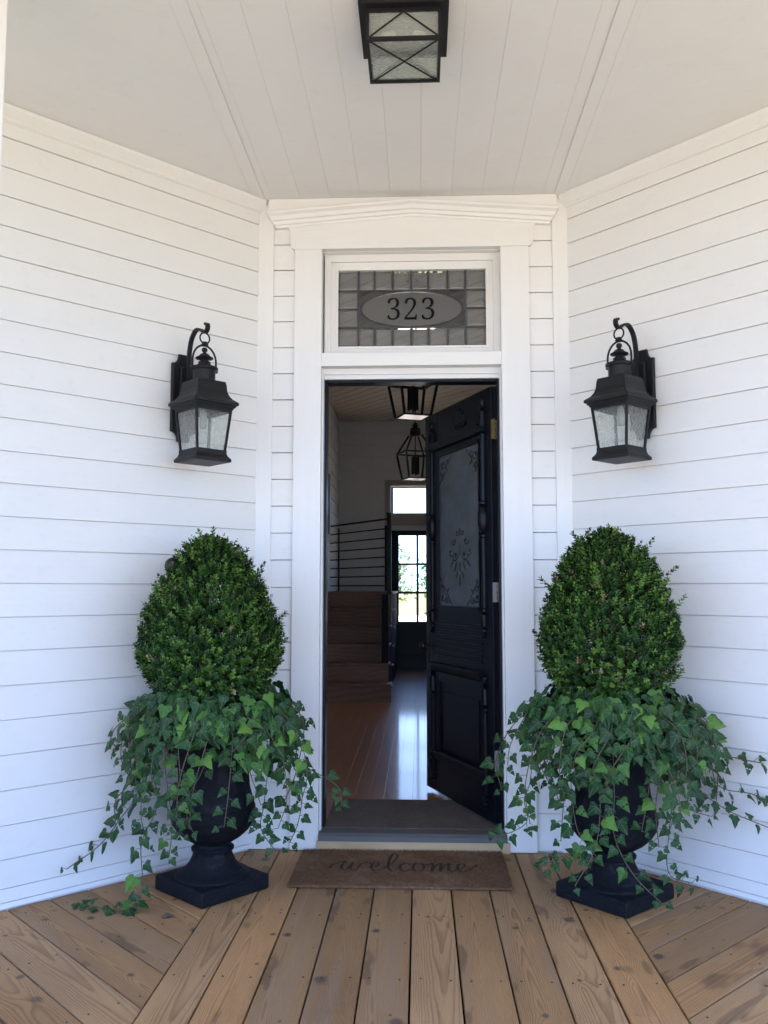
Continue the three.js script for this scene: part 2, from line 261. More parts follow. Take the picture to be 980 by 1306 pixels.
// ================================================================= entry wall
const OX0 = -.532, OX1 = .478, CX0 = -.687, CX1 = .637;   // opening, casing
const entry = thing('entry_wall', 'white doorway wall with low pediment, casing and transom opening', 'wall');
{
  // core round the two openings
  part('wall_core', [bx(-1.35, OX0 - .004, -.05, 4.3, -.15, -.0125), bx(OX1 + .004, 1.4, -.05, 4.3, -.15, -.0125), bx(OX0 - .004, OX1 + .004, 3.345, 4.3, -.15, -.0125)], whitePaint, entry);
  // side strips of clapboard
  const cs = []; for (let y = 3.36; y > .05; y -= .1505) cs.push(y);
  for (const [a, b] of [[XL + .02, CX0 + .004], [CX1 - .004, XR - .02]]) { let top = 3.6; for (const y of [...cs, .004]) { clapboard(a, b, y, top, entry); top = y; } }
  // corner boards
  part('corner_board', rbx(XL - .012, XL + .078, 0.002, CEIL - .002, -.01, .024, .003), trimPaint, entry);
  part('corner_board', rbx(XR - .078, XR + .012, 0.002, CEIL - .002, -.01, .024, .003), trimPaint, entry);
  // casing
  part('door_casing', rbx(CX0, OX0, .003, 3.325, -.012, .034, .003), trimPaint, entry);
  part('door_casing', rbx(OX1, CX1, .003, 3.325, -.012, .034, .003), trimPaint, entry);
  part('head_casing', bx(CX0 - .003, CX1 + .003, 3.325, 3.60, -.012, .036), trimPaint, entry);
  for (const s of [-1, 1]) { // scrolled ears of the head board
    const x = s < 0 ? CX0 : CX1, sh = new THREE.Shape(); sh.moveTo(0, 0); sh.quadraticCurveTo(.026, .006, .026, .035); sh.lineTo(.026, .10); sh.quadraticCurveTo(.03, .125, .06, .14); sh.lineTo(.06, .2); sh.lineTo(0, .2); sh.lineTo(0, 0);
    const g = new THREE.ExtrudeGeometry(sh, { depth: .042, bevelEnabled: false, curveSegments: 8 }); g.scale(s, 1, 1); if (s < 0) { const ix = g.toNonIndexed(), p = ix.attributes.position; const q = new Float32Array(p.array); for (let i = 0; i < p.count; i += 3) for (let k = 0; k < 3; k++) { const t = q[(i + 1) * 3 + k]; q[(i + 1) * 3 + k] = q[(i + 2) * 3 + k]; q[(i + 2) * 3 + k] = t; } ix.setAttribute('position', new THREE.BufferAttribute(q, 3)); ix.computeVertexNormals(); ix.translate(x, 3.325, -.008); boxUV(ix); part('casing_ear', ix, trimPaint, entry); continue; }
    g.translate(x, 3.325, -.008); part('casing_ear', boxUV(g), trimPaint, entry);
  }
  part('mullion_rail', rbx(OX0, OX1, 2.645, 2.722, -.05, .033, .003), trimPaint, entry);
  // fascia board touching the ceiling
  part('fascia_board', rbx(-.838, .798, 3.52, CEIL - .002, -.01, .05, .003), trimPaint, entry);
  // raking pediment moulding
  const prof = [[0, 0], [0, .046], [.010, .05], [.014, .062], [.03, .066], [.034, .078], [.052, .088], [.062, .104], [.074, .106], [.078, .102], [.078, 0]];
  const apex = [-.02, 3.508], ends = [[-.795, 3.448], [.755, 3.448]];
  ends.forEach(([x, y], i) => {
    const dx = apex[0] - x, dy = apex[1] - y, L = Math.hypot(dx, dy), g = prismX(prof, 0, L);
    const p = g.attributes.position, sgn = i === 0 ? 1 : -1, pos = p.array;
    for (let k = 0; k < p.count; k++) { // mitre at the apex, returned end
      const t = pos[3 * k], yy = pos[3 * k + 1], zz = pos[3 * k + 2]; const px = x + dx * t / L + (t < L / 2 ? -sgn * (yy * .62 + 0) + 0 : 0); pos[3 * k] = px; pos[3 * k + 1] = y + dy * t / L + yy; pos[3 * k + 2] = zz - .004; }
    if (i === 1) { for (let k = 0; k < p.count; k += 3) for (let c = 0; c < 3; c++) { const t = pos[(k + 1) * 3 + c]; pos[(k + 1) * 3 + c] = pos[(k + 2) * 3 + c]; pos[(k + 2) * 3 + c] = t; } }
    g.computeVertexNormals(); part('pediment_moulding', boxUV(g), trimPaint, entry);
  });
  // transom reveal liner
  part('reveal', [bx(OX0 - .002, OX1 + .002, 3.322, 3.345, -.15, -.0125), bx(OX0 - .02, OX0 - .001, 2.66, 3.322, -.15, -.0125), bx(OX1 + .001, OX1 + .02, 2.66, 3.322, -.15, -.0125), bx(OX0, OX1, 2.66, 2.71, -.15, -.051)], trimPaint, entry);
  // door jamb: white outer face, stepped head, black inner stop
  part('door_jamb', [bx(OX0 - .004, OX0 + .010, .08, 2.645, -.15, -.0125), bx(OX1 - .008, OX1 + .004, .08, 2.645, -.15, -.0125)], trimPaint, entry);
  part('head_jamb', [bx(OX0 + .010, OX1 - .008, 2.588, 2.645, -.15, -.045), bx(OX0 + .010, OX1 - .008, 2.612, 2.645, -.045, -.030)], trimPaint, entry);
  part('door_stop', [bx(OX0 + .010, OX0 + .024, .10, 2.586, -.15, -.06), bx(OX0 + .024, OX1 - .008, 2.572, 2.586, -.15, -.06), bx(OX1 - .020, OX1 - .008, .10, 2.572, -.092, -.06)], blackPaint, entry);
  // threshold and timber sill
  const thr = part('threshold', prismX([[.056, -.17], [.056, .052], [.080, .05], [.094, .03], [.097, -.045], [.086, -.06], [.086, -.17]], OX0 + .001, OX1 - .001), M({ c: [.10, .098, .096], roughness: .6, bumpMap: paintBump, bumpScale: .001 }), entry);
  const sl = bx(OX0 - .006, OX1 + .012, 0, .055, -.1, .05); boxUV(sl, .5, .3, .2); part('timber_sill', sl, M({ map: woodTex(555, 1024, 64, 2, .12, [.52, .38, .22], [.36, .23, .12], { freq: 200, contrast: .6 }), roughness: .8 }), entry);
}

// ================================================================= transom window
const font = await new FontLoader().loadAsync('fonts/droid/droid_serif_regular.typeface.json');
{
  const T = thing('transom_window', 'leaded bevelled glass transom window with oval and the number 323', 'window', [-.0225, 2.722, -.085]);
  // sash: local x from -.5 to .5, y from 0 to .6
  const H = .6, W = .502, gx = .425, gy0 = .062, gy1 = .512;
  part('sash_frame', [bx(-W, -gx, 0, H, -.03, .012), bx(gx, W, 0, H, -.03, .012), bx(-gx, gx, 0, gy0, -.03, .012), bx(-gx, gx, gy1, H, -.03, .012)], trimPaint, T);
  part('sash_moulding', [bx(-W, -W + .035, 0, H, .012, .03), bx(W - .035, W, 0, H, .012, .03), bx(-W + .035, W - .035, H - .04, H, .012, .03), bx(-gx - .012, -gx, gy0 - .012, gy1 + .012, .012, .02), bx(gx, gx + .012, gy0 - .012, gy1 + .012, .012, .02), bx(-gx, gx, gy0 - .012, gy0, .012, .02), bx(-gx, gx, gy1, gy1 + .012, .012, .02)], trimPaint, T);
  // lay-out in fractions of the glass (from the photograph)
  const px = f => -gx + 2 * gx * f, py = f => gy1 - (gy1 - gy0) * f;
  const xs = [0, .137, .247, .37, .497, .612, .742, .863, 1], ys = [0, .26, .50, .745, 1];
  const bev = M({ c: [.74, .76, .76], transmission: .90, thickness: .006, ior: 1.5, roughness: .03 }), frost = M({ c: [.52, .53, .53], transmission: .89, thickness: .006, ior: 1.5, roughness: .22 });
  const cell = (x0, x1, y0, y1) => { const a = px(x0) + .0035, b = px(x1) - .0035, c = py(y1) + .0035, d = py(y0) - .0035, e = .011; const s = new THREE.Shape([new THREE.Vector2(a + e, c + e), new THREE.Vector2(b - e, c + e), new THREE.Vector2(b - e, d - e), new THREE.Vector2(a + e, d - e)]);
    const g = new THREE.ExtrudeGeometry(s, { depth: .003, bevelEnabled: true, bevelSize: e, bevelThickness: .004, bevelSegments: 1 }); g.translate(-(a + b) / 2, -(c + d) / 2, -.0015); g.rotateX(rr(-.03, .03)); g.rotateY(rr(-.03, .03)); g.translate((a + b) / 2, (c + d) / 2, -.0045); part('glass_piece', g, bev, T); };
  for (let i = 0; i < 8; i++) { cell(xs[i], xs[i + 1], 0, ys[1]); cell(xs[i], xs[i + 1], ys[3], 1); }
  for (const i of [0, 7]) { cell(xs[i], xs[i + 1], ys[1], ys[2]); cell(xs[i], xs[i + 1], ys[2], ys[3]); }
  // oval and four spandrels
  const ocx = px(.5), ocy = py(.5025), orx = .346 * 2 * gx, ory = .242 * (gy1 - gy0);
  const oval = new THREE.Shape(); oval.absellipse(0, 0, orx - .012, ory - .012, 0, Math.PI * 2);
  { const g = new THREE.ExtrudeGeometry(oval, { depth: .003, bevelEnabled: true, bevelSize: .010, bevelThickness: .004, bevelSegments: 1, curveSegments: 48 }); g.translate(ocx, ocy, -.006); part('oval_glass', g, frost, T); }
  for (const sx of [-1, 1]) for (const sy of [-1, 1]) {
    const s = new THREE.Shape(), bxm = px(xs[7]) - .004 - ocx, bym = py(ys[1]) - .004 - ocy, a = orx + .004, b = ory + .004; s.moveTo(.004 + 0, Math.min(bym, b)); 
    s.lineTo(bxm, bym); s.lineTo(bxm, .004); for (let k = 1; k <= 14; k++) { const th = Math.PI / 2 * k / 15; s.lineTo(Math.min(bxm, a * Math.cos(th)), Math.min(bym - .0005, b * Math.sin(th))); } 
    const g = new THREE.ShapeGeometry(s); const flip = sx * sy < 0; g.scale(sx, sy, 1); if (flip) { const id = g.index.array; for (let k = 0; k < id.length; k += 3) { const t = id[k]; id[k] = id[k + 1]; id[k + 1] = t; } } g.computeVertexNormals(); g.translate(ocx, ocy, -.001); part('spandrel_glass', g, M({ c: [.75, .77, .77], transmission: 1, thickness: 0, roughness: .25 }), T);
  }
  const came = [], cw = .0045; const vb = (x, a, b) => came.push(bx(px(x) - cw, px(x) + cw, py(b), py(a), -.007, .004)), hb = (y, a, b) => came.push(bx(px(a), px(b), py(y) - cw, py(y) + cw, -.0068, .0038));
  vb(xs[1], 0, 1); vb(xs[7], 0, 1); for (let i = 2; i < 7; i++) { vb(xs[i], 0, ys[1]); vb(xs[i], ys[3], 1); }
  hb(ys[1], 0, 1); hb(ys[3], 0, 1); hb(ys[2], 0, xs[1]); hb(ys[2], xs[7], 1); vb(.5, 0.26, .285); vb(.5, .725, .745);
  { const pts = []; for (let k = 0; k <= 64; k++) { const a = k / 64 * Math.PI * 2; pts.push(V3(ocx + Math.cos(a) * (orx - .001), ocy + Math.sin(a) * (ory - .001), 0)); } came.push(new THREE.TubeGeometry(new THREE.CatmullRomCurve3(pts, true), 96, .0048, 6, true)); }
  part('lead_came', came, leadMetal, T);
  const numeralPaint = M({ c: [.006, .006, .007], roughness: .9, specularIntensity: .15 });
  let tx = -.138; for (const ch of '323') {
    const g = new TextGeometry(ch, { font, size: .112, depth: .0012, curveSegments: 8, bevelEnabled: true, bevelSize: .0001, bevelThickness: .0001, bevelOffset: -.0007, bevelSegments: 1 }); g.scale(1.06, 1.15, 1); g.computeBoundingBox(); const b = g.boundingBox; g.translate(tx - b.min.x - .003, ocy - (b.max.y + b.min.y) / 2, .0025); boxUV(g); part('numeral', g, numeralPaint, T); tx += .099; }
}

// ================================================================= porch ceiling
const PORCH_EDGE = 4.9;
{
  const C = structure('porch_ceiling'); const y0 = CEIL, th = .02;
  const xs = [-.86, -.82]; for (let x = -.657; x < .73; x += .172) xs.push(x); xs.push(.782);
  for (let i = 0; i < xs.length - 1; i++) { const dz = rr(0, .0012); part('ceiling_board', boxUV(slab([[xs[i] + .0002, -.05], [xs[i + 1] - .0002, -.05], [xs[i + 1] - .0002, PORCH_EDGE], [xs[i] + .0002, PORCH_EDGE]], y0 - dz, y0 + th, .0014), .5, RND(), RND()), ceilPaint, C); }
  part('ceiling_batten', boxUV(slab([[-.9255, .02], [-.8602, .02], [-.8602, PORCH_EDGE], [-.9255, PORCH_EDGE]], y0 - .006, y0 + th, .003)), ceilPaint, C);
  part('ceiling_batten', boxUV(slab([[.7822, .02], [.845, .02], [.845, PORCH_EDGE], [.7822, PORCH_EDGE]], y0 - .006, y0 + th, .003)), ceilPaint, C);
  part('ceiling_batten', boxUV(slab([[.8452, .03], [.8805, .03], [.8805, PORCH_EDGE], [.8452, PORCH_EDGE]], y0 - .003, y0 + th, .002)), ceilPaint, C);
  for (const s of [-1, 1]) {
    const A = s < 0 ? AL : AR, X0 = s < 0 ? XL : XR, w = [s * Math.cos(A), Math.sin(A)], n = [-s * Math.sin(A), Math.cos(A)], xb = s < 0 ? -.926 : .881;
    let region = [[xb, -.02], [s * 3.2, -.02], [s * 3.2, PORCH_EDGE], [xb, PORCH_EDGE]]; region = clipPoly(region, -n[0], -n[1], -(n[0] * X0) + .02);
    for (let j = 0; j < 40; j++) { const a = -.05 + j * .172, b = a + .1719, o = n[0] * X0; let poly = clipPoly(clipPoly(region, -n[0], -n[1], -(a + o)), n[0], n[1], b + o); if (poly.length < 3 || Math.abs(area(poly)) < .003) continue; if (area(poly) > 0) poly = poly.reverse(); part('ceiling_board', boxUV(slab(poly, y0 - rr(0, .0005), y0 + th, .0006), .5, RND(), RND()), ceilPaint, C); }
  }
  part('edge_beam', bx(-3.3, 3.3, CEIL - .28, CEIL - .004, PORCH_EDGE - .12, PORCH_EDGE), trimPaint, C);
}
// roof over porch and house
{
  const R = thing('house_roof', 'dark shingled roof above the porch', 'roof');
  const m = M({ c: [.06, .058, .055], roughness: .95 });
  const g = prismX([[4.5, -10.9], [4.3, -10.9], [4.35, 1.9], [4.5, 1.9], [7.2, -4.4]].reverse(), -7.2, 7.2);
  part('main_roof', g, m, R);
  part('porch_roof', prismX([[CEIL + .03, -.12], [CEIL + .03, PORCH_EDGE + .3], [CEIL + .12, PORCH_EDGE + .3], [4.52, 1.2], [4.52, -.12]].reverse(), -3.5, 3.5), m, R);
}
// porch post seen at the frame's edge
{
  const P = thing('porch_post', 'slim white square porch post standing on the deck', 'post', [-1.458, 0, 2.1], Math.PI / 4);
  part('shaft', rbx(-.075, .075, .12, CEIL - .10, -.075, .075, .006), trimPaint, P);
  part('base_block', rbx(-.085, .085, 0, .12, -.085, .085, .006), trimPaint, P);
  part('capital', rbx(-.085, .085, CEIL - .10, CEIL - .004, -.085, .085, .006), trimPaint, P);
}

// ================================================================= interior hall
const FY = .085, HX0 = -1.32, HX1 = 1.4, HZ = -9.5, HC = 4.2;
const hallPaint = whitePaint;
{
  const F = structure('hall_floor'); let i = 0;
  for (let x = HX0; x < HX1 - .01; x += .092) { const b = Math.min(x + .0917, HX1), dy = rr(-.0006, .0006); const g = slab([[x, -.15], [b, -.15], [b, HZ], [x, HZ]].reverse(), FY - .02, FY + dy * .6, .0006); plankUV(g, [0, 1], [(x + b) / 2, 0], 4, .1, RND()); part('floor_plank', g, floorMats[Math.floor(RND() * 4)], F); i++; }
  part('subfloor', bx(-6.3, 6.3, -.3, FY - .022, HZ - .2, -.17), M({ c: [.05, .03, .02], roughness: 1 }), F);
  const C = structure('hall_ceiling'); const d = [.62, .785], n = [.785, -.62];
  let region = [[HX0 - .02, -.16], [HX1 + .02, -.16], [HX1 + .02, HZ - .02], [HX0 - .02, HZ - .02]];
  const cm = M({ c: [.76, .66, .56], roughness: .6 });
  for (let t = -3; t < 9; t += .165) { let poly = clipPoly(clipPoly(region, -n[0], -n[1], -(t + .010)), n[0], n[1], t + .155); if (poly.length < 3 || Math.abs(area(poly)) < .004) continue; if (area(poly) > 0) poly = poly.reverse(); part('ceiling_board', boxUV(slab(poly, HC, HC + .02, .004)), cm, C); }
  part('ceiling_deck', bx(-6.3, 6.3, HC + .021, HC + .08, HZ - .2, -.16), cm, C);
  const rows = []; for (let y = FY; y < HC; y += .205) rows.push(y);
  // shiplap hall walls
  const Lw = structure('hall_wall'), Rw = structure('hall_wall'), Bw = structure('hall_wall');
  const BD = [-.46, .42, 2.44, -.46, .42, 2.60, 3.10];   // back door and transom openings
  for (const y of rows) {
    const a = y + .018, b = Math.min(y + .204, HC);
    part('wall_board', bx(HX0 - .02, HX0, a, b, HZ, -.15), hallPaint, Lw); const zr = b > .8 && a < 3.2 ? [[HZ, -5.0], [-3.5, -.15]] : [[HZ, -.15]]; for (const [p, q] of zr) part('wall_board', bx(HX1, HX1 + .02, a, b, p, q), hallPaint, Rw);
    const cuts = []; // back wall boards round the openings
    if (b <= 2.44 || (a < 3.10 && b > 2.58)) cuts.push([HX0, -.56], [.52, HX1]); else cuts.push([HX0, HX1]);
    for (const [p, q] of cuts) part('wall_board', bx(p, q, a, b, HZ - .02, HZ), hallPaint, Bw);
  }
  part('wall_core', bx(HX0 - .15, HX0 - .022, FY, HC, HZ, -.15), hallPaint, Lw); part('wall_core', [bx(HX1 + .022, HX1 + .15, FY, .7, HZ, -.15), bx(HX1 + .022, HX1 + .15, 3.3, HC, HZ, -.15), bx(HX1 + .022, HX1 + .15, .7, 3.3, HZ, -5.0), bx(HX1 + .022, HX1 + .15, .7, 3.3, -3.5, -.15)], hallPaint, Rw);
  for (const z of [-4.25]) part('glass_pane', bx(HX1 + .08, HX1 + .084, .7, 3.3, z - .75, z + .75), clearGlass, Rw);  // pane of an unseen side window, added to bring more light into the hall
  part('wall_core', [bx(HX0 - .3, -.47, -.4, HC, HZ - .16, HZ - .022), bx(.43, HX1 + .3, -.4, HC, HZ - .16, HZ - .022), bx(-.47, .43, 3.11, HC, HZ - .16, HZ - .022), bx(-.47, .43, 2.45, 2.60, HZ - .16, HZ - .022), bx(-.47, .43, -.4, FY, HZ - .16, HZ - .022)], hallPaint, Bw);
  part('door_frame', [bx(-.56, -.46, FY, 2.44, HZ - .02, HZ + .02), bx(.42, .52, FY, 2.44, HZ - .02, HZ + .02)], blackPaint, Bw);
  part('door_trim', [bx(-.56, -.46, 2.44, 3.2, HZ - .02, HZ + .02), bx(.42, .52, 2.44, 3.2, HZ - .02, HZ + .02), bx(-.46, .42, 3.10, 3.2, HZ - .02, HZ + .02), bx(-.46, .42, 2.44, 2.62, HZ - .02, HZ + .02)], M({ c: [.5, .44, .38], roughness: .6 }), Bw);
  part('pilaster', bx(-.95, -.88, FY, HC, HZ, HZ + .035), hallPaint, Bw);
  part('pilaster', bx(-.74, -.72, FY, 3.5, HZ, HZ + .012), hallPaint, Bw);
}
// far glazed door
{
  const D = thing('glazed_door', 'black glazed door at the far end of the hall', 'door', [-.02, FY, HZ - .06]);
  const x0 = -.435, x1 = .435, h = 2.34, px = [-.31, .0, .31], py = [.77, 1.245, 1.715, 2.19];
  part('frame', [bx(x0, px[0], 0, h, -.02, .025), bx(px[2], x1, 0, h, -.02, .025), bx(px[0], px[2], 0, py[0], -.02, .02), bx(px[0], px[2], py[3], h, -.02, .025)], blackPaint, D);
  part('muntin', [bx(-.018, .018, py[0], py[3], -.012, .02), bx(px[0], px[2], py[1] - .017, py[1] + .017, -.0118, .0195), bx(px[0], px[2], py[2] - .017, py[2] + .017, -.0116, .019)], blackPaint, D);
  for (let i = 0; i < 2; i++) for (let j = 0; j < 3; j++) part('glass_pane', bx(px[i] + (i ? .018 : 0), px[i + 1] - (i ? 0 : .018), py[j] + .017 * (j > 0), py[j + 1] - .017 * (j < 2), -.001, .001), clearGlass, D);
  part('panel_moulding', [bx(-.27, .27, .2, .23, .02, .03), bx(-.27, .27, .62, .65, .02, .03), bx(-.30, -.27, .2, .65, .02, .03), bx(.27, .30, .2, .65, .02, .03)], blackPaint, D);
  part('door_knob', [rod([-.37, .95, .02], [-.37, .95, .06], .012), new THREE.SphereGeometry(.028, 12, 8).translate(-.37, .95, .075)], zinc, D);
  const T = thing('hall_transom', 'bright leaded transom window above the far glazed door', 'window', [-.02, 2.62, HZ - .06]);
  part('frame', [bx(-.44, -.40, 0, .48, -.02, .02), bx(.40, .44, 0, .48, -.02, .02), bx(-.40, .40, 0, .03, -.02, .02), bx(-.40, .40, .45, .48, -.02, .02)], M({ c: [.5, .44, .38], roughness: .6 }), T);
  part('glass_pane', bx(-.40, .40, .03, .45, -.001, .001), clearGlass, T);
  part('lead_came', [bx(-.27, -.266, .03, .45, -.003, .003), bx(.266, .27, .03, .45, -.003, .003), bx(-.40, .40, .24, .244, -.0029, .0029), bx(-.40, .40, .36, .364, -.0028, .0028)], leadMetal, T);
}
// side window in the hall
{
  const W = thing('hall_window', 'grey glazed opening in the panelled hall wall beside the railing', 'window', [HX0 + .002, 2.55, -7.6]);
  part('casing', [bx(0, .02, -.45, .6, -.32, -.24), bx(0, .02, -.45, .6, .24, .32), bx(0, .0195, .52, .6, -.24, .24), bx(0, .0195, -.45, -.37, -.24, .24)], hallPaint, W);
  part('glass_pane', bx(.002, .006, -.37, .52, -.24, .24), M({ c: [.10, .13, .14], roughness: .2 }), W);
}
// staircase with landing and rod railing
{
  const S = thing('staircase', 'dark timber staircase with landing and black rod railing', 'staircase', [0, FY, -5.35]);
  const x0 = HX0 + .01, x1 = -.32, rise = .212, run = .26, n = 6;
  for (let k = 0; k < n; k++) {
    const y = k * rise, z = -k * run; const m = stairMats[k % 3];
    const g = bx(x0, x1 - (k ? .04 : 0), y + .0, y + rise - .03, z - .03, z); boxUV(g, .5, k * .3, k * .17); part('riser', g, m, S);
    const depth = k === n - 1 ? 2.7 : run; const t = rbx(x0, x1 - (k ? .02 : -.01), y + rise - .03, y + rise, z - depth, z + .022, .008); boxUV(t, .5, .2 + k * .21, k * .11); part('tread', t, stairMats[(k + 1) % 3], S);
  }
  part('stringer', bx(x1 - .12, x1 - .042, 0, n * rise - .03, -4.1, -.26 - .03), M({ c: [.012, .011, .012], roughness: .85, specularIntensity: .3 }), S);
  // guard railing round the landing
  const yb = n * rise, A = [-.385, -1.25], B = [-1.30, -2.62]; // x,z of newel and wall post
  part('newel_post', [rbx(A[0] - .03, A[0] + .03, .2, yb + 1.02, A[1] - .03, A[1] + .03, .004), bx(A[0] - .036, A[0] + .036, yb + 1.02, yb + 1.04, A[1] - .036, A[1] + .036)], blackPaint, S);
  part('post', rod([B[0] + .14, yb, B[1] + .2], [B[0] + .14, yb + .92, B[1] + .2], .012), blackMetal, S);
  for (let i = 0; i < 8; i++) { const y = yb + .08 + i * .126; part('railing_rod', rod([A[0], y, A[1]], [B[0], y, B[1]], i === 7 ? .014 : .010, 6), blackMetal, S); }
  // slim polished stair rod brackets on the open side
  for (let k = 0; k < 5; k++) part('bracket', new THREE.SphereGeometry(.014, 10, 8).translate(x1 + .012, (k + 1) * rise - .015, -k * run + .02), zinc, S);
}
// hanging cage lanterns
function cagePendant(x, y, z, k, label) { // y = underside
  const P = thing('cage_pendant', label, 'pendant lamp', [x, y, z], 0.35, 'hall cage pendants');
  const m = blackMetal, b = .125 * k, s = .175 * k, t = .06 * k, y1 = .31 * k, y2 = .53 * k;
  const c = (r, yy) => [[r, yy, r], [r, yy, -r], [-r, yy, -r], [-r, yy, r]];
  const lo = c(b, 0), mi = c(s, y1), up = c(t, y2);
  lo.forEach((p, i) => part('lower_bar', bar(p, mi[i], .02, .02), m, P)); mi.forEach((p, i) => part('upper_bar', bar(p, up[i], .018, .018), m, P));
  part('waist_ring', mi.map((p, i) => bar(p, mi[(i + 1) % 4], .022, .022)), m, P); part('bottom_ring', lo.map((p, i) => bar(p, lo[(i + 1) % 4], .014, .014)), m, P);
  part('bottom_glass', bx(-b, b, -.003, .003, -b, b), M({ c: [.7, .7, .68], roughness: .15 }), P);
  part('cap', lathe([[0, y2 + .17], [.02, y2 + .16], [.03, y2 + .13], [.05, y2 + .125], [.022, y2 + .11], [.058 * k, y2 + .09], [.066 * k, y2 + .0], [0, y2 - .01]].reverse(), 16), m, P);
  part('candle_cluster', [[.03, .03], [-.03, .03], [.03, -.03], [-.03, -.03]].map(([a, d]) => rod([a, .06, d], [a, .27 * k, d], .013)).concat([rod([0, .04, 0], [0, y2, 0], .008)]), m, P);
  part('chain', [rod([0, y2 + .16, 0], [0, HC - y - .02, 0], .006), lathe([[0, HC - y - .03], [.06, HC - y - .025], [.06, HC - y - .003]], 16)], m, P);
  return P;
}
cagePendant(-.038, 2.94, -2.9, 1.0, 'black cage pendant hanging in the hall nearer the front door');
cagePendant(-.032, 2.77, -6.0, 1.05, 'black cage pendant hanging in the hall nearer the glazed door');

// ================================================================= open front door
{
  const D = thing('front_door', 'black carved front door with etched glass, standing open', 'door', [.470, .108, -.145], -68 * Math.PI / 180);
  const W = .985, H = 2.452, T = .045, m = blackPaint;   // local x from -W to 0, exterior face z = T
  const gx0 = -.815, gx1 = -.122, gy0 = 1.16, gy1 = 2.17;
  part('stile', rbx(-W, gx0 + .03, 0, H, 0, T, .003), m, D); part('stile', rbx(gx1 - .03, 0, 0, H, 0, T, .003), m, D);
  part('top_rail', bx(gx0 + .03, gx1 - .03, gy1, H, .001, T - .002), m, D); part('lock_rail', bx(gx0 + .03, gx1 - .03, .70, gy0, .001, T - .002), m, D); part('bottom_rail', bx(gx0 + .03, gx1 - .03, 0, .24, .001, T - .002), m, D);
  part('lower_panel', [bx(gx0 + .03, gx1 - .03, .24, .70, .012, .028), bx(gx0 + .09, gx1 - .09, .30, .64, .028, .036)], m, D);
  // glazing beads
  part('glazing_bead', [bx(gx0 + .03, gx0 + .045, gy0, gy1, .028, T + .006), bx(gx1 - .045, gx1 - .03, gy0, gy1, .028, T + .006), bx(gx0 + .045, gx1 - .045, gy1 - .02, gy1, .028, T + .008), bx(gx0 + .045, gx1 - .045, gy0, gy0 + .022, .028, T + .012)], m, D);
  // etched glass
  const cv = document.createElement('canvas'); cv.width = 512; cv.height = 1024; const q = cv.getContext('2d');
  q.fillStyle = '#56636a'; q.fillRect(0, 0, 512, 1024); q.strokeStyle = '#161a1c'; q.fillStyle = '#161a1c'; q.lineCap = 'round';
  const scroll = (x, y, r, dir, w) => { q.lineWidth = w; q.beginPath(); for (let a = 0; a < 5.2; a += .15) { const R = r * (1 - a / 6.4); const X = x + dir * R * Math.cos(a), Y = y + R * Math.sin(a); a === 0 ? q.moveTo(X, Y) : q.lineTo(X, Y); } q.stroke(); q.beginPath(); q.arc(x, y, w * .8, 0, 7); q.fill(); };
  const petal = (x, y, L, a, w) => { q.save(); q.translate(x, y); q.rotate(a); q.beginPath(); q.moveTo(0, 0); q.bezierCurveTo(w, L * .35, w * .7, L * .8, 0, L); q.bezierCurveTo(-w * .7, L * .8, -w, L * .35, 0, 0); q.fill(); q.restore(); };
  const spray = (cx, cy, k) => { for (const d of [-1, 1]) { scroll(cx + d * 46 * k, cy, 34 * k, d, 9 * k); scroll(cx + d * 92 * k, cy - 18 * k, 28 * k, -d, 8 * k); scroll(cx + d * 60 * k, cy - 74 * k, 24 * k, d, 7 * k); scroll(cx + d * 28 * k, cy - 118 * k, 18 * k, -d, 6 * k); petal(cx + d * 30 * k, cy + 34 * k, 60 * k, -d * .5, 11 * k); petal(cx + d * 22 * k, cy + 82 * k, 44 * k, -d * .35, 9 * k); petal(cx + d * 66 * k, cy + 26 * k, 54 * k, -d * .8, 10 * k); }
    petal(cx, cy - 60 * k, 66 * k, 0, 12 * k); petal(cx, cy + 30 * k, 62 * k, 0, 12 * k); petal(cx, cy + 96 * k, 70 * k, 0, 11 * k); petal(cx, cy - 150 * k, 54 * k, 0, 10 * k); };
  { const rg = rng(9); for (let i = 0; i < 900; i++) { q.globalAlpha = .05; q.fillStyle = rg() < .5 ? '#39434a' : '#78827c'; q.beginPath(); q.ellipse(rg() * 512, rg() * 1024, 8 + 50 * rg(), 12 + 90 * rg(), rg() * 3, 0, 7); q.fill(); } q.globalAlpha = 1; q.strokeStyle = q.fillStyle = '#0c0f12'; } spray(266, 690, 1.25);
  for (const d of [0, 1]) for (const e of [0, 1]) { const X = d ? 512 - 50 : 50, Y = e ? 1024 - 60 : 60, s = d ? -1 : 1, f = e ? -1 : 1; scroll(X, Y, 36, s, 12); scroll(X + s * 50, Y - f * 14, 28, -s, 11); scroll(X - s * 6, Y + f * 66, 28, s, 11); petal(X + s * 30, Y + f * 20, 60, s * f * -.8 + (e ? Math.PI : 0), 11); petal(X, Y + f * 70, 50, e ? Math.PI : 0, 9); q.lineWidth = 8; q.beginPath(); q.moveTo(X - s * 44, Y + f * 130); q.quadraticCurveTo(X + s * 20, Y + f * 60, X + s * 110, Y - f * 46); q.stroke(); }
  const et = new THREE.CanvasTexture(cv); et.colorSpace = THREE.SRGBColorSpace; et.magFilter = THREE.LinearFilter;
  const gg = new THREE.BoxGeometry(gx1 - gx0 - .09, gy1 - gy0 - .04, .004); gg.translate((gx0 + gx1) / 2, (gy0 + gy1) / 2, .034);
  part('etched_glass', gg, M({ map: et, transmission: .25, thickness: 0, roughness: .2, ior: 1.5 }), D);
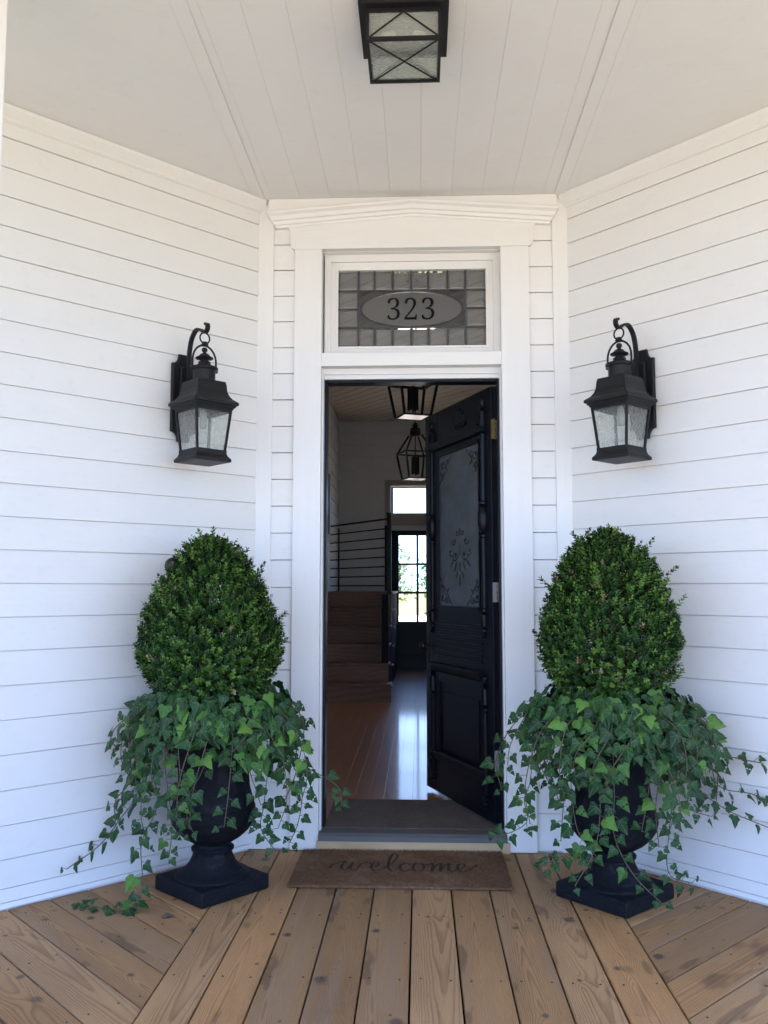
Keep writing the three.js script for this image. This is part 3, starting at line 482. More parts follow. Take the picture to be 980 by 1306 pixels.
  // turned half columns
  const turned = (y0, y1, bulge) => { const L = y1 - y0, P = []; const add = (y, r) => P.push([r, y0 + y]);
    add(0, .004); add(.006, .02); add(.02, .024); add(.034, .014); add(.045, .022); add(.055, .022); add(.065, .013); add(.075, .026); add(.14, .030); add(.15, .018); add(.16, .027); add(.172, .027); add(.18, .0185);
    if (bulge) { const mid = L * .5; add(mid - .12, .020); add(mid - .112, .028); add(mid - .10, .028); add(mid - .092, .018); add(mid - .075, .026); add(mid - .04, .036); add(mid + .02, .038); add(mid + .055, .028); add(mid + .068, .018); add(mid + .078, .028); add(mid + .09, .028); add(mid + .098, .020); }
    add(L - .21, .019); add(L - .2, .027); add(L - .188, .027); add(L - .18, .017); add(L - .165, .030); add(L - .08, .026); add(L - .07, .016); add(L - .06, .024); add(L - .05, .014); add(L - .03, .022); add(L - .012, .020); add(L, .003); return toCreasedNormals(lathe(P, 20), .6); };
  for (const x of [-W + .115, -.105]) { part('turned_column', turned(1.0, 2.40, true).translate(x, 0, T), m, D); part('turned_column', turned(.06, .80, false).translate(x, 0, T), m, D); part('capital_block', rbx(x - .035, x + .035, 2.20, 2.235, T - .01, T + .04, .004), m, D); }
  // reeded lock rail, ledge mouldings
  for (let k = 0; k < 7; k++) part('reed', prismX([[.86 + k * .034, T - .004], [.862 + k * .034, T + .006], [.87 + k * .034, T + .009], [.878 + k * .034, T + .006], [.88 + k * .034, T - .004]], gx0 + .01, gx1 - .01), m, D);
  part('ledge', prismX([[.755, T - .004], [.77, T + .02], [.80, T + .034], [.815, T + .034], [.82, T - .004]], gx0 - .05, gx1 + .0), m, D);
  part('ledge', prismX([[2.19, T - .004], [2.20, T + .02], [2.23, T + .034], [2.25, T + .034], [2.255, T - .004]], gx0 - .05, gx1 + .0), m, D);
  part('ledge', prismX([[.20, T - .004], [.21, T + .014], [.25, T + .022], [.265, T + .018], [.268, T - .004]], gx0 - .02, gx1 + .02), m, D);
  // carved fan in the top rail
  for (let k = 0; k < 9; k++) { const a0 = Math.PI * k / 9 + .03, a1 = Math.PI * (k + 1) / 9 - .03, s = new THREE.Shape(); s.moveTo(.02 * Math.cos(a0), .02 * Math.sin(a0)); s.lineTo(.11 * Math.cos(a0), .11 * Math.sin(a0)); s.lineTo(.125 * Math.cos((a0 + a1) / 2), .125 * Math.sin((a0 + a1) / 2)); s.lineTo(.11 * Math.cos(a1), .11 * Math.sin(a1)); s.lineTo(.02 * Math.cos(a1), .02 * Math.sin(a1));
    const g = new THREE.ExtrudeGeometry(s, { depth: .006, bevelEnabled: true, bevelSize: .003, bevelThickness: .004, bevelSegments: 1 }); g.translate(-W / 2 + .03, 2.285, T - .003); part('fan_rib', boxUV(g), m, D); }
  part('rosette', lathe([[0, .018], [.012, .016], [.02, .008], [.03, .01], [.036, 0]].reverse(), 18).rotateX(Math.PI / 2).translate(-W + .115, 2.30, T + .012), m, D);
  // hinges on the hinge-side edge
  for (const [y, mm] of [[2.20, brass], [1.27, zinc], [.34, zinc]]) { const h = part('hinge', [rbx(-.0005, .0025, y - .055, y + .055, .002, .041, .001), bx(.0026, .046, y - .055, y + .055, .044, .0465)], mm, D); part('hinge_pin', rod([.006, y - .06, -.004], [.006, y + .06, -.004], .006), mm === brass ? zinc : brass, h); for (const d of [-.035, 0, .035]) part('screw', new THREE.SphereGeometry(.0035, 8, 6).translate(.003, y + d, .02), leadMetal, h); }
  // knob and plate near the free edge
  part('door_knob', [rod([-W + .045, .915, T], [-W + .045, .915, T + .04], .009), lathe([[0, .066], [.018, .062], [.028, .05], [.026, .038], [.012, .032]].reverse(), 18).rotateX(Math.PI / 2).translate(-W + .045, .915, T)], M({ c: [.03, .03, .032], roughness: .3, metalness: .6 }), D);
  part('key_plate', rbx(-W + .025, -W + .065, .80, 1.0, T, T + .004, .001), blackMetal, D);
}

// ================================================================= wall lanterns
function wallLantern(pos, turn, label) {
  const Lt = thing('wall_lantern', label, 'wall lantern', pos, turn, 'lanterns flanking the doorway');   // origin on the wall face, local z out of the wall
  const m = blackMetal, zc = .222, at = g => g.translate(0, 0, zc);
  // back plate with stepped, scooped ends
  const sh = new THREE.Shape(); const pw = .066, ph = .225; sh.moveTo(-pw, -ph + .05); sh.quadraticCurveTo(-pw * .45, -ph + .045, -pw * .42, -ph); sh.lineTo(pw * .42, -ph); sh.quadraticCurveTo(pw * .45, -ph + .045, pw, -ph + .05); sh.lineTo(pw, ph - .05); sh.quadraticCurveTo(pw * .45, ph - .045, pw * .42, ph); sh.lineTo(-pw * .42, ph); sh.quadraticCurveTo(-pw * .45, ph - .045, -pw, ph - .05);
  const bp = new THREE.ExtrudeGeometry(sh, { depth: .012, bevelEnabled: true, bevelSize: .006, bevelThickness: .006, bevelSegments: 2, curveSegments: 6 }); bp.translate(0, .36, .016);
  part('back_plate', [boxUV(bp), rbx(-.034, .034, .20, .52, .03, .052, .006)], m, Lt);
  part('bracket_stem', rbx(-.016, .016, .40, .44, .04, .15, .004), m, Lt);
  // arm: flat strap rising and curling over to a hook
  const arm = [[.075, .40], [.07, .52], [.074, .60], [.095, .665], [.135, .70], [.18, .695], [.212, .675], [.232, .672], [.247, .688], [.243, .71], [.228, .712]];
  { const cur = new THREE.CatmullRomCurve3(arm.map(([z, y]) => V3(0, y, z))), N = 44, pos = [], idx = [], hw = .0115, ht = .0055; for (let i = 0; i <= N; i++) { const p = cur.getPoint(i / N), t = cur.getTangent(i / N), nr = V3(0, -t.z, t.y); for (const [a, b] of [[-1, -1], [1, -1], [1, 1], [-1, 1]]) pos.push(a * hw, p.y + nr.y * ht * b, p.z + nr.z * ht * b); if (i < N) for (let k = 0; k < 4; k++) { const a = i * 4 + k, b = i * 4 + (k + 1) % 4; idx.push(a, b, b + 4, a, b + 4, a + 4); } } const g0 = new THREE.BufferGeometry(); g0.setAttribute('position', new THREE.Float32BufferAttribute(pos, 3)); g0.setIndex(idx); const g = g0.toNonIndexed(); g.computeVertexNormals(); part('arm', boxUV(g), m, Lt); }
  part('hanging_ring', new THREE.TorusGeometry(.028, .0042, 8, 28).translate(0, .640, zc), m, Lt);
  { const pts = []; for (let i = 0; i <= 14; i++) { const a = Math.PI * i / 14; pts.push(V3(-.068 * Math.cos(a), .52 + .082 * Math.sin(a), zc)); } pts.unshift(V3(-.068, .475, zc)); pts.push(V3(.068, .475, zc)); part('bail', [tube(pts, .0052, 40, 8), new THREE.SphereGeometry(.010, 10, 8).translate(-.07, .478, zc), new THREE.SphereGeometry(.010, 10, 8).translate(.07, .478, zc), at(lathe([[0, .598], [.016, .600], [.02, .606], [.012, .614], [.014, .62], [0, .624]], 14))], m, Lt); }
  part('finial', at(lathe([[.03, .50], [.032, .515], [.02, .518], [.022, .528], [.044, .533], [.045, .538], [.03, .546], [.022, .556], [.010, .562], [.008, .566], [.0145, .574], [.015, .582], [.010, .59], [0, .593]], 24)), m, Lt);
  part('cap', at(lathe([[.050, .40], [.056, .405], [.056, .468], [.066, .472], [.070, .480], [.068, .488], [.045, .494], [.034, .503], [0, .504]], 28)), m, Lt);
  part('lantern_roof', at(squareLoft([[.118, .286], [.1275, .290], [.1275, .303], [.122, .308], [.104, .322], [.092, .340], [.085, .362], [.082, .395], [.078, .412], [.0, .4121]], false)), m, Lt);
  part('frame_collar', at(squareLoft([[.101, .266], [.108, .268], [.110, .276], [.116, .278], [.118, .2862]], false, false)), m, Lt);
  // tapered cage
  const yb = .058, yt = .268, ab = .083, atp = .103;
  part('cage_frame', [...[[1, 1], [1, -1], [-1, 1], [-1, -1]].map(([i, j]) => at(bar([i * (ab - .004), yb, j * (ab - .004)], [i * (atp - .004), yt, j * (atp - .004)], .0105, .0105))), at(squareLoft([[ab + .003, .04], [ab + .003, .062], [ab - .012, .0622]], false, false)), at(squareLoft([[atp - .014, .2535], [atp - .001, .2536], [atp, .268]], false, false))], m, Lt);
  for (let k = 0; k < 4; k++) { const a0 = ab - .009, a1 = atp - .009, g = new THREE.BufferGeometry(); g.setAttribute('position', new THREE.Float32BufferAttribute([-a0, yb, a0, a0, yb, a0, a1, yt, a1, -a0, yb, a0, a1, yt, a1, -a1, yt, a1], 3)); g.setAttribute('uv', new THREE.Float32BufferAttribute([0, 0, .5, 0, .5, .6, 0, 0, .5, .6, 0, .6], 2)); g.computeVertexNormals(); g.rotateY(k * Math.PI / 2); part('glass_pane', at(g), seedyGlass, Lt); }
  part('lantern_base', at(squareLoft([[.095, .0], [.103, .002], [.103, .016], [.090, .032], [.086, .044], [.06, .0442]])), m, Lt);
  part('lamp_holder', [at(lathe([[.0, .175], [.018, .176], [.018, .25], [.012, .266]].reverse(), 16)), rod([0, .24, zc], [0, .30, zc], .008)], M({ c: [.33, .33, .31], roughness: .5 }), Lt);
  part('bulb', at(lathe([[0, .092], [.016, .096], [.027, .112], [.029, .128], [.022, .148], [.015, .162], [.014, .178]], 20)), M({ c: [.95, .96, .96], transmission: 1, thickness: 0, roughness: .02 }), Lt);
  return Lt;
}
const LY = 2.028;
wallLantern([XL - Math.cos(AL) * .50 + Math.sin(AL) * .012, LY, Math.sin(AL) * .50 + Math.cos(AL) * .012], AL, 'black carriage lantern on the wall with the round fitting');
wallLantern([XR + Math.cos(AR) * .487 - Math.sin(AR) * .012, LY, Math.sin(AR) * .487 + Math.cos(AR) * .012], -AR, 'black carriage lantern on the hinge side of the doorway');
// small dark round fitting
{
  const B = thing('round_fitting', 'small dark round fitting on the clapboard wall behind the boxwood', 'wall fitting', [XL - Math.cos(AL) * .535 + Math.sin(AL) * .011, 1.515, Math.sin(AL) * .535 + Math.cos(AL) * .011], AL);
  part('rim', new THREE.TorusGeometry(.036, .008, 10, 28).translate(0, 0, .010), M({ c: [.05, .045, .05], roughness: .5 }), B);
  part('face', lathe([[0, .012], [.02, .011], [.034, .006], [.036, 0]].reverse(), 24).rotateX(Math.PI / 2), M({ c: [.10, .09, .10], roughness: .45 }), B);
}

// ================================================================= ceiling lantern
{
  const Lt = thing('ceiling_lantern', 'square black ceiling lantern with crossed bars and seeded glass', 'ceiling lamp', [-.036, CEIL - .004, 1.543]);
  const m = blackMetal, w = .143, h = .150, p = .172;
  part('canopy_plate', [bx(-p, p, -.022, 0, p - .03, p), bx(-p, p, -.022, 0, -p, -p + .03), bx(-p, -p + .03, -.0219, -.0001, -p + .03, p - .03), bx(p - .03, p, -.0219, -.0001, -p + .03, p - .03)], m, Lt);
  part('reflector_plate', bx(-p + .03, p - .03, -.012, -.001, -p + .03, p - .03), M({ c: [.62, .62, .61], roughness: .35, metalness: .2 }), Lt);
  const f = [], B = .012; for (const [i, j] of [[1, 1], [1, -1], [-1, 1], [-1, -1]]) f.push(bx(i * w - (i > 0 ? B : 0), i * w + (i > 0 ? 0 : B), -h, -.0221, j * w - (j > 0 ? B : 0), j * w + (j > 0 ? 0 : B)));
  for (const y of [[-h, -h + .014], [-.036, -.0222]]) { f.push(bx(-w + B, w - B, y[0], y[1], w - B, w - .0002), bx(-w + B, w - B, y[0], y[1], -w + .0002, -w + B), bx(-w + .0002, -w + B, y[0], y[1], -w + B, w - B), bx(w - B, w - .0002, y[0], y[1], -w + B, w - B)); }
  part('frame', f, m, Lt);
  const r = .0035; for (let k = 0; k < 4; k++) { const g = mergeGeometries([rod([-w + B, -h + .014, w - .004], [0, -.036, w - .004], r, 6), rod([w - B, -h + .014, w - .004], [0, -.036, w - .004], r, 6)]); g.rotateY(k * Math.PI / 2); part('cross_bar', g, m, Lt); const gl = bx(-w + B, w - B, -h + .014, -.036, w - .010, w - .008); gl.rotateY(k * Math.PI / 2); part('glass_pane', gl, seedyGlass, Lt); }
  part('cross_bar', [rod([-w + B, -h + .003, -w + B], [w - B, -h + .003, w - B], r, 6), rod([-w + B, -h + .003, w - B], [w - B, -h + .003, -w + B], r, 6)], m, Lt);
  part('glass_pane', bx(-w + B, w - B, -h + .008, -h + .010, -w + B, w - B), seedyGlass, Lt);
  for (const d of [-.05, .05]) part('bulb', [lathe([[0, -.07], [.02, -.066], [.027, -.05], [.02, -.03], [.013, -.012]], 16).rotateZ(d > 0 ? .9 : -.9).translate(d * .6, -.02, 0)], M({ c: [.85, .85, .83], roughness: .2 }), Lt);
}

// ================================================================= mats
{
  // welcome mat: lettering as strokes in mat coordinates (x across 0..1, y up 0..1)
  const X0 = -.605, X1 = .442, Z0 = .058, Z1 = .612, W = X1 - X0, D = Z1 - Z0;
  const strokes = [
    [[.235, .60], [.262, .66], [.252, .46], [.272, .42], [.296, .62], [.292, .45], [.312, .42], [.336, .60], [.352, .63], [.372, .60]],             // w
    [[.372, .48], [.398, .52], [.404, .62], [.388, .62], [.378, .48], [.394, .40], [.424, .45]],                                            // e
    [[.424, .45], [.468, .66], [.484, .86], [.468, .90], [.452, .74], [.450, .48], [.466, .40], [.492, .46]],                              // l
    [[.538, .58], [.526, .63], [.504, .58], [.498, .46], [.514, .40], [.546, .46]],                                                      // c
    [[.590, .61], [.566, .62], [.552, .52], [.562, .41], [.586, .42], [.598, .54], [.588, .61], [.612, .57]],                               // o
    [[.612, .57], [.634, .62], [.630, .41], [.652, .58], [.668, .62], [.664, .41], [.686, .58], [.702, .62], [.700, .45], [.716, .41], [.734, .46]], // m
    [[.734, .47], [.760, .52], [.768, .61], [.750, .62], [.738, .48], [.756, .40], [.786, .46], [.824, .60]],                               // e
    [[.235, .60], [.212, .55], [.205, .47]]].map(s => new THREE.CatmullRomCurve3(s.map(([a, b]) => V3((.515 + (a - .515) * 1.14) * W, b * D, 0))).getPoints(40));
  const ink = (x, y) => { let best = 1; for (const s of strokes) for (let i = 0; i < s.length - 1; i++) { const a = s[i], b = s[i + 1], dx = b.x - a.x, dy = b.y - a.y, t = clamp(((x - a.x) * dx + (y - a.y) * dy) / (dx * dx + dy * dy + 1e-9)); const d = Math.hypot(x - a.x - t * dx, y - a.y - t * dy) - (.0028 + .003 * clamp(Math.abs(dy) / (Math.hypot(dx, dy) + 1e-6) * (dy < 0 ? 1 : .2))); if (d < best) best = d; } return 1 - sstep(0, .0035, best); };
  const inkGrid = new Float32Array(360 * 160); for (let j = 0; j < 160; j++) for (let i = 0; i < 360; i++) { const x = .14 + .78 * i / 360, y = .3 + .68 * j / 160; inkGrid[j * 360 + i] = ink(x * W, y * D); }
  const inkAt = (u, v) => { const i = Math.round((u - .14) / .78 * 360), j = Math.round((v - .3) / .68 * 160); return i < 0 || j < 0 || i >= 360 || j >= 160 ? 0 : inkGrid[j * 360 + i]; };
  const border = (u, v) => 0;
  const col = (u, v, c) => { const n = NZ.fbm(u * 90, v * 50, 3), b = NZ2.fbm(u * 7, v * 4, 3), k = inkAt(u, v); const worn = sstep(.42, .66, b); for (let i = 0; i < 3; i++) { const base = [.150, .074, .032][i] * (1 - worn) + [.19, .104, .052][i] * worn; c[i] = (base * (.6 + .8 * n)) * (1 - k) + [.030, .021, .015][i] * k; } };
  const mat = thing('welcome_mat', 'brown coir doormat reading welcome in black script on the deck', 'doormat', [0, 0, 0]);
  const g = slab([[X0, Z0], [X1, Z0], [X1, Z1], [X0, Z1]].reverse(), .0015, .014, .004); { const p = g.attributes.position, uv = new Float32Array(p.count * 2); for (let i = 0; i < p.count; i++) { uv[2 * i] = (p.getX(i) - X0) / W; uv[2 * i + 1] = 1 - (p.getZ(i) - Z0) / D; } g.setAttribute('uv', new THREE.BufferAttribute(uv, 2)); }
  part('backing', g, M({ map: colorTex(1024, 512, col), roughness: 1, bumpMap: grayTex(512, 256, (u, v) => NZ.fbm(u * 120, v * 70, 2)), bumpScale: .004 }), mat);
  const tg = new THREE.BufferGeometry(); tg.setAttribute('position', new THREE.Float32BufferAttribute([-.0011, 0, 0, .0011, 0, 0, 0, .013, .0022], 3)); tg.computeVertexNormals();
  const N = 26000, im = new THREE.InstancedMesh(tg, M({ roughness: 1, side: THREE.DoubleSide }), N), o = new THREE.Object3D(), r = rng(41), c = [0, 0, 0]; 
  for (let i = 0; i < N; i++) { let u = r(), v = r(); if (i < 3500) { const e = Math.floor(r() * 4); const s = (r() - .3) * .012; if (e === 0) u = -s / W * .6; else if (e === 1) u = 1 + s / W * .6; else if (e === 2) v = -s / D * .6; else v = 1; } o.position.set(X0 + u * W, .0105 - (u < 0 || u > 1 || v < 0 ? .008 : 0), Z1 - v * D); o.rotation.set((r() - .5) * 1.1, r() * 6.28, (r() - .5) * 1.1); o.scale.setScalar(.6 + .6 * r()); o.updateMatrix(); im.setMatrixAt(i, o.matrix); col(clamp(u), clamp(v), c); const q = .8 + .5 * r(); im.setColorAt(i, lin(c[0] * q, c[1] * q, c[2] * q)); }
  im.name = 'coir_pile'; im.userData.kind = 'stuff'; mat.add(im);
}
{
  const R = thing('hall_rug', 'dark brown woven runner mat just inside the threshold', 'rug', [0, 0, 0]);
  const g = slab([[-.515, -.062], [.455, -.062], [.455, -.705], [-.515, -.705]], FY + .0035, FY + .013, .003); boxUV(g);
  part('weave', g, M({ roughness: 1, map: colorTex(512, 512, (u, v, c) => { const n = NZ.fbm(u * 160, v * 160, 2), w = .5 + .5 * Math.sin(u * 512 * .8) * Math.sin(v * 512 * .8), b = NZ2.fbm(u * 9, v * 9, 3); const s = .05 + .085 * n + .03 * w + .035 * (b - .5); c[0] = s * 1.1; c[1] = s * .88; c[2] = s * .72; }), bumpMap: grayTex(256, 256, (u, v) => NZ.fbm(u * 90, v * 90, 2)), bumpScale: .003 }), R);
  const gb = []; for (let i = 0; i < 150; i++) { const x = -.513 + .966 * (i + .5) / 150; gb.push(bx(x - .0028, x + .0028, FY + .002, FY + .009, -.705 - .010 - .006 * RND(), -.7045)); } const fr = part('fringe', gb, M({ c: [.06, .05, .042], roughness: 1 }), R); fr.userData.kind = 'stuff';
}

// ================================================================= urns
const urnTex = colorTex(512, 512, (u, v, c) => { const n = NZ.fbm(u * 14, v * 14, 4), f = NZ2.fbm(u * 70, v * 70, 3), dust = sstep(.58, .80, n) * .6 + sstep(.72, .85, f) * .7; for (let i = 0; i < 3; i++) c[i] = [.0055, .0065, .010][i] * (.8 + .5 * f) + dust * [.018, .018, .019][i]; });
function urn(x, z, turn, label) {
  const U = thing('urn', label, 'urn', [x, 0, z], turn, 'urns flanking the doorway');
  const mm = M({ map: urnTex, roughness: .7, specularIntensity: .4, bumpMap: grayTex(256, 256, (u, v) => NZ.fbm(u * 40, v * 40, 4)), bumpScale: .003 });
  const a = .19; part('plinth', [rbx(-a, a, 0.001, .070, -a, a, .012)], mm, U);
  part('foot', lathe([[.176, .066], [.174, .074], [.168, .082], [.150, .088], [.128, .105], [.108, .128], [.095, .155], [.088, .180], [.098, .184], [.100, .194], [.092, .200], [.083, .204], [.082, .220]], 40), mm, U);
  part('bowl', lathe([[.082, .214], [.098, .224], [.134, .246], [.168, .276], [.192, .312], [.200, .345], [.196, .378], [.1955, .382], [.1895, .384], [.189, .388], [.191, .392], [.180, .43], [.169, .47], [.165, .52], [.170, .58], [.186, .64], [.208, .69], [.226, .725], [.244, .742], [.252, .748], [.254, .764], [.246, .774], [.228, .774], [.212, .745], [.2, .70]], 48), mm, U);
  part('potting_soil', lathe([[0, .72], [.12, .722], [.205, .715]].reverse(), 24), M({ c: [.03, .02, .014], roughness: 1 }), U);
  return U;
}
const UL = [-.958, .64], UR = [.898, .676];
urn(UL[0], UL[1], AL + .06, 'black pedestal urn standing on the deck by the round fitting wall');
urn(UR[0], UR[1], -AR, 'black pedestal urn standing on the deck by the door hinge side');

// ================================================================= boxwood topiaries
function leafGeoSmall(L, w) { return { L, w }; }
function boxwood(cx, cz, yb, profile, seed, label, sprigs) {
  const r = rng(seed), Bx = thing('boxwood', label, 'shrub', [cx, yb - .22, cz], 0, 'clipped boxwoods in the urns');
  const oy = -(yb - .22), pos = [], nor = [], colr = [];
  const nzz = makeNoise(seed + 1);
  const rad = (y, th) => { let R = 0; for (let i = 0; i < profile.length - 1; i++) { const [y0, r0] = profile[i], [y1, r1] = profile[i + 1]; if (y >= y0 && y <= y1) { const t = (y - y0) / (y1 - y0); R = r0 + (r1 - r0) * t; } } return R * (1 + .17 * (nzz.fbm(th * 1.9 + 10, y * 6, 3) - .5)); };
  const y0 = profile[0][0], y1 = profile[profile.length - 1][0];
  const tones = [[.026, .069, .013], [.040, .099, .016], [.017, .044, .010], [.058, .128, .019], [.105, .195, .028]];
  const A = V3(), Bv = V3(), Cn = V3(), tmp = V3();
  function leaf(p, d, n, L, w, c) { // two halves folded along the midrib
    const s = A.crossVectors(d, n).normalize(), m1 = [p.x + d.x * L * .5, p.y + d.y * L * .5, p.z + d.z * L * .5], tip = [p.x + d.x * L - n.x * L * .12, p.y + d.y * L - n.y * L * .12, p.z + d.z * L - n.z * L * .12];
    const at = (f, k, wd) => [p.x + d.x * L * f + s.x * w * k * wd + n.x * w * .3, p.y + d.y * L * f + s.y * w * k * wd + n.y * w * .3, p.z + d.z * L * f + s.z * w * k * wd + n.z * w * .3], P = [p.x, p.y, p.z];
    for (const k of [1, -1]) { const e1 = at(.34, k, 1), e2 = at(.74, k, .88), nx = n.x - s.x * k * .3, ny = n.y - s.y * k * .3, nzv = n.z - s.z * k * .3, l = Math.hypot(nx, ny, nzv);
      for (const [A1, B1, C1] of [[P, e1, e2], [P, e2, tip]]) { pos.push(...A1, ...(k > 0 ? B1 : C1), ...(k > 0 ? C1 : B1)); for (let i = 0; i < 3; i++) { nor.push(nx / l, ny / l, nzv / l); colr.push(...c); } } }
  }
  const twigs = [];
  function sprig(base, dir, len, n, tone, sz) {
    const up = V3(0, 1, 0), s1 = V3().crossVectors(dir, up).normalize(), s2 = V3().crossVectors(s1, dir).normalize(); let rot = r() * 6.28;
    for (let i = 0; i < n; i++) { const t = (i + .3) / n, p = base.clone().addScaledVector(dir, len * t); for (const k of [0, Math.PI]) { const a = rot + k; const o = s1.clone().multiplyScalar(Math.cos(a)).addScaledVector(s2, Math.sin(a)); const d = o.clone().multiplyScalar(.85).addScaledVector(dir, .55 + .5 * t).normalize(); const nn = dir.clone().multiplyScalar(.9).addScaledVector(o, -.45).add(V3(rr(-.25, .25, r), rr(0, .35, r), rr(-.25, .25, r))).normalize(); const f = .75 + .5 * r(); const c = tone.map(v => v * f); leaf(p, d, nn, sz * (.8 + .45 * r()), sz * .30, c); } rot += 1.57 + rr(-.3, .3, r); }
    leaf(base.clone().addScaledVector(dir, len), dir, s2, sz * .8, sz * .24, tone);
  }
  const axis = (y) => V3(0, oy + y, 0);
  for (let i = 0; i < sprigs; i++) {
    // even spread over the surface: rejection by radius
    let y, th, R; do { y = y0 + (y1 - y0) * r(); th = r() * 6.283; R = rad(y, th); } while (r() > (R + .06) / .45 || (nzz.fbm(th * 2.6 + 40, y * 8 + 9, 2) < .40 && r() < .3));
    const depth = Math.pow(r(), 1.7) * .12, out = V3(Math.cos(th), 0, Math.sin(th)), slope = (rad(Math.min(y1, y + .02), th) - rad(Math.max(y0, y - .02), th)) / .04;
    const dir = V3(out.x, clamp(-slope * .8, -.6, 1.6) + .55, out.z).add(V3(rr(-.45, .45, r), rr(-.2, .5, r), rr(-.45, .45, r))).normalize();
    const len = rr(.035, .065, r), tip = V3(out.x * (R - depth), oy + y, out.z * (R - depth)), base = tip.clone().addScaledVector(dir, -len);
    const fresh = r() < .16 && depth < .02; const tone = fresh ? tones[4] : tones[Math.floor(r() * 4)];
    sprig(base, dir, len * (fresh ? 1.25 : 1), 5, r() < .010 ? [.33, .23, .12] : tone, rr(.0135, .0195, r));
  }
  // a few shoots that stand out
  for (let i = 0; i < 26; i++) { const y = y0 + (y1 - y0) * Math.pow(r(), .6), th = r() * 6.283, R = rad(y, th), out = V3(Math.cos(th), .7 + r(), Math.sin(th)).normalize(); sprig(V3(Math.cos(th) * R, oy + y - .02, Math.sin(th) * R), out, rr(.05, .085, r), 6, tones[3 + (r() < .5 ? 1 : 0)], .021); }
  const g = new THREE.BufferGeometry(); g.setAttribute('position', new THREE.Float32BufferAttribute(pos, 3)); g.setAttribute('normal', new THREE.Float32BufferAttribute(nor, 3)); g.setAttribute('color', new THREE.Float32BufferAttribute(colr, 3));
  const f = part('foliage', g, new THREE.MeshPhysicalMaterial({ vertexColors: true, roughness: .45, specularIntensity: .6, side: THREE.DoubleSide }), Bx); f.userData.kind = 'stuff';
  // stem and branches
  const br = [rod([0, 0, 0], [0, .34, 0], .016, 7)]; for (let i = 0; i < 80; i++) { const th = r() * 6.283, y = rr(y0 + .05, y1 - .08, r), R = rad(y, th) * rr(.7, .95, r), s = rr(.1, .34, r); br.push(tube([[0, s, 0], [Math.cos(th) * R * .35, (s + oy + y) / 2 - .03, Math.sin(th) * R * .35], [Math.cos(th) * R, oy + y, Math.sin(th) * R]], .0032, 6, 4)); }
  part('branches', br, M({ c: [.13, .10, .07], roughness: .9 }), Bx);
}
const profL = [[.86, .15], [.90, .24], [.96, .290], [1.05, .328], [1.13, .342], [1.21, .334], [1.31, .303], [1.41, .260], [1.49, .217], [1.56, .178], [1.615, .124], [1.655, .04]];
const profR = [[.88, .14], [.93, .235], [1.0, .29], [1.08, .326], [1.16, .334], [1.26, .318], [1.36, .288], [1.46, .252], [1.54, .210], [1.60, .164], [1.65, .108], [1.682, .03]];
boxwood(-.985, .655, .90, profL, 1201, 'broad egg-shaped boxwood with loose shoots beside the round fitting', 5000);
boxwood(.890, .680, .92, profR, 1302, 'clipped pear-shaped boxwood growing by the door hinge side', 4800);

// ================================================================= trailing ivy
const leafTex = [[.010, .034, .011], [.017, .056, .014], [.040, .108, .018], [.078, .175, .025], [.020, .052, .018]].map((b, k) => colorTex(64, 64, (u, v, c) => { const x = (u - .5) * 1.1, y = v * 1.15 - .1; let vein = 0; for (const a of [0, .75, -.75, 1.55, -1.55]) { const dx = Math.sin(a), dy = Math.cos(a), t = x * dx + (y - .06) * dy, d = Math.abs(x * dy - (y - .06) * dx); if (t > 0) vein = Math.max(vein, 1 - sstep(.008, .032, d)); } const n = .8 + .45 * NZ.fbm(u * 6 + k * 9, v * 6, 3); for (let i = 0; i < 3; i++) c[i] = b[i] * n * (1 - vein * .4) + vein * .4 * [.13, .19, .09][i]; }));
const leafMats = leafTex.map(t => M({ map: t, roughness: .46, specularIntensity: .38, side: THREE.DoubleSide }));
const deadLeaf = M({ c: [.34, .19, .07], roughness: .8, side: THREE.DoubleSide });
const ivyShapes = [0, 1, 2].map(k => {
  const half = [[[.15, -.08], [.35, -.05], [.52, .19], [.30, .38], [.22, .62]], [[.17, -.10], [.40, -.02], [.50, .28], [.33, .42], [.20, .68]], [[.13, -.06], [.30, -.06], [.44, .14], [.30, .33], [.24, .56]]][k];
  const out = [[0, .04], ...half, [0, 1], ...half.slice().reverse().map(([x, y]) => [-x, y])]; const z = (x, y) => -[.20, .42, .05][k] * Math.abs(x) - [.22, .1, .5][k] * (y - .3) * (y - .3) + (k === 1 ? .06 * Math.sin(7 * x) : 0);
  const pos = [], uv = []; const put = ([x, y]) => { pos.push(x, y, z(x, y)); uv.push(x / 1.1 + .5, (y + .1) / 1.15); };
  const mid = [[0, .04], [0, .3], [0, .6], [0, 1]]; // fan around two midrib points
  for (let i = 0; i < out.length; i++) { const a = out[i], b = out[(i + 1) % out.length], c = (a[1] + b[1]) / 2 > .45 ? [0, .5] : [0, .2]; put(c); put(a); put(b); }
  // bridging triangles between the two fan centres
  for (const s of [1, -1]) { const e = half[3]; put([0, .2]); put(s > 0 ? [e[0], e[1]] : [0, .5]); put(s > 0 ? [0, .5] : [-e[0], e[1]]); }
  const g = new THREE.BufferGeometry(); g.setAttribute('position', new THREE.Float32BufferAttribute(pos, 3)); g.setAttribute('uv', new THREE.Float32BufferAttribute(uv, 2)); g.computeVertexNormals(); return g;
});
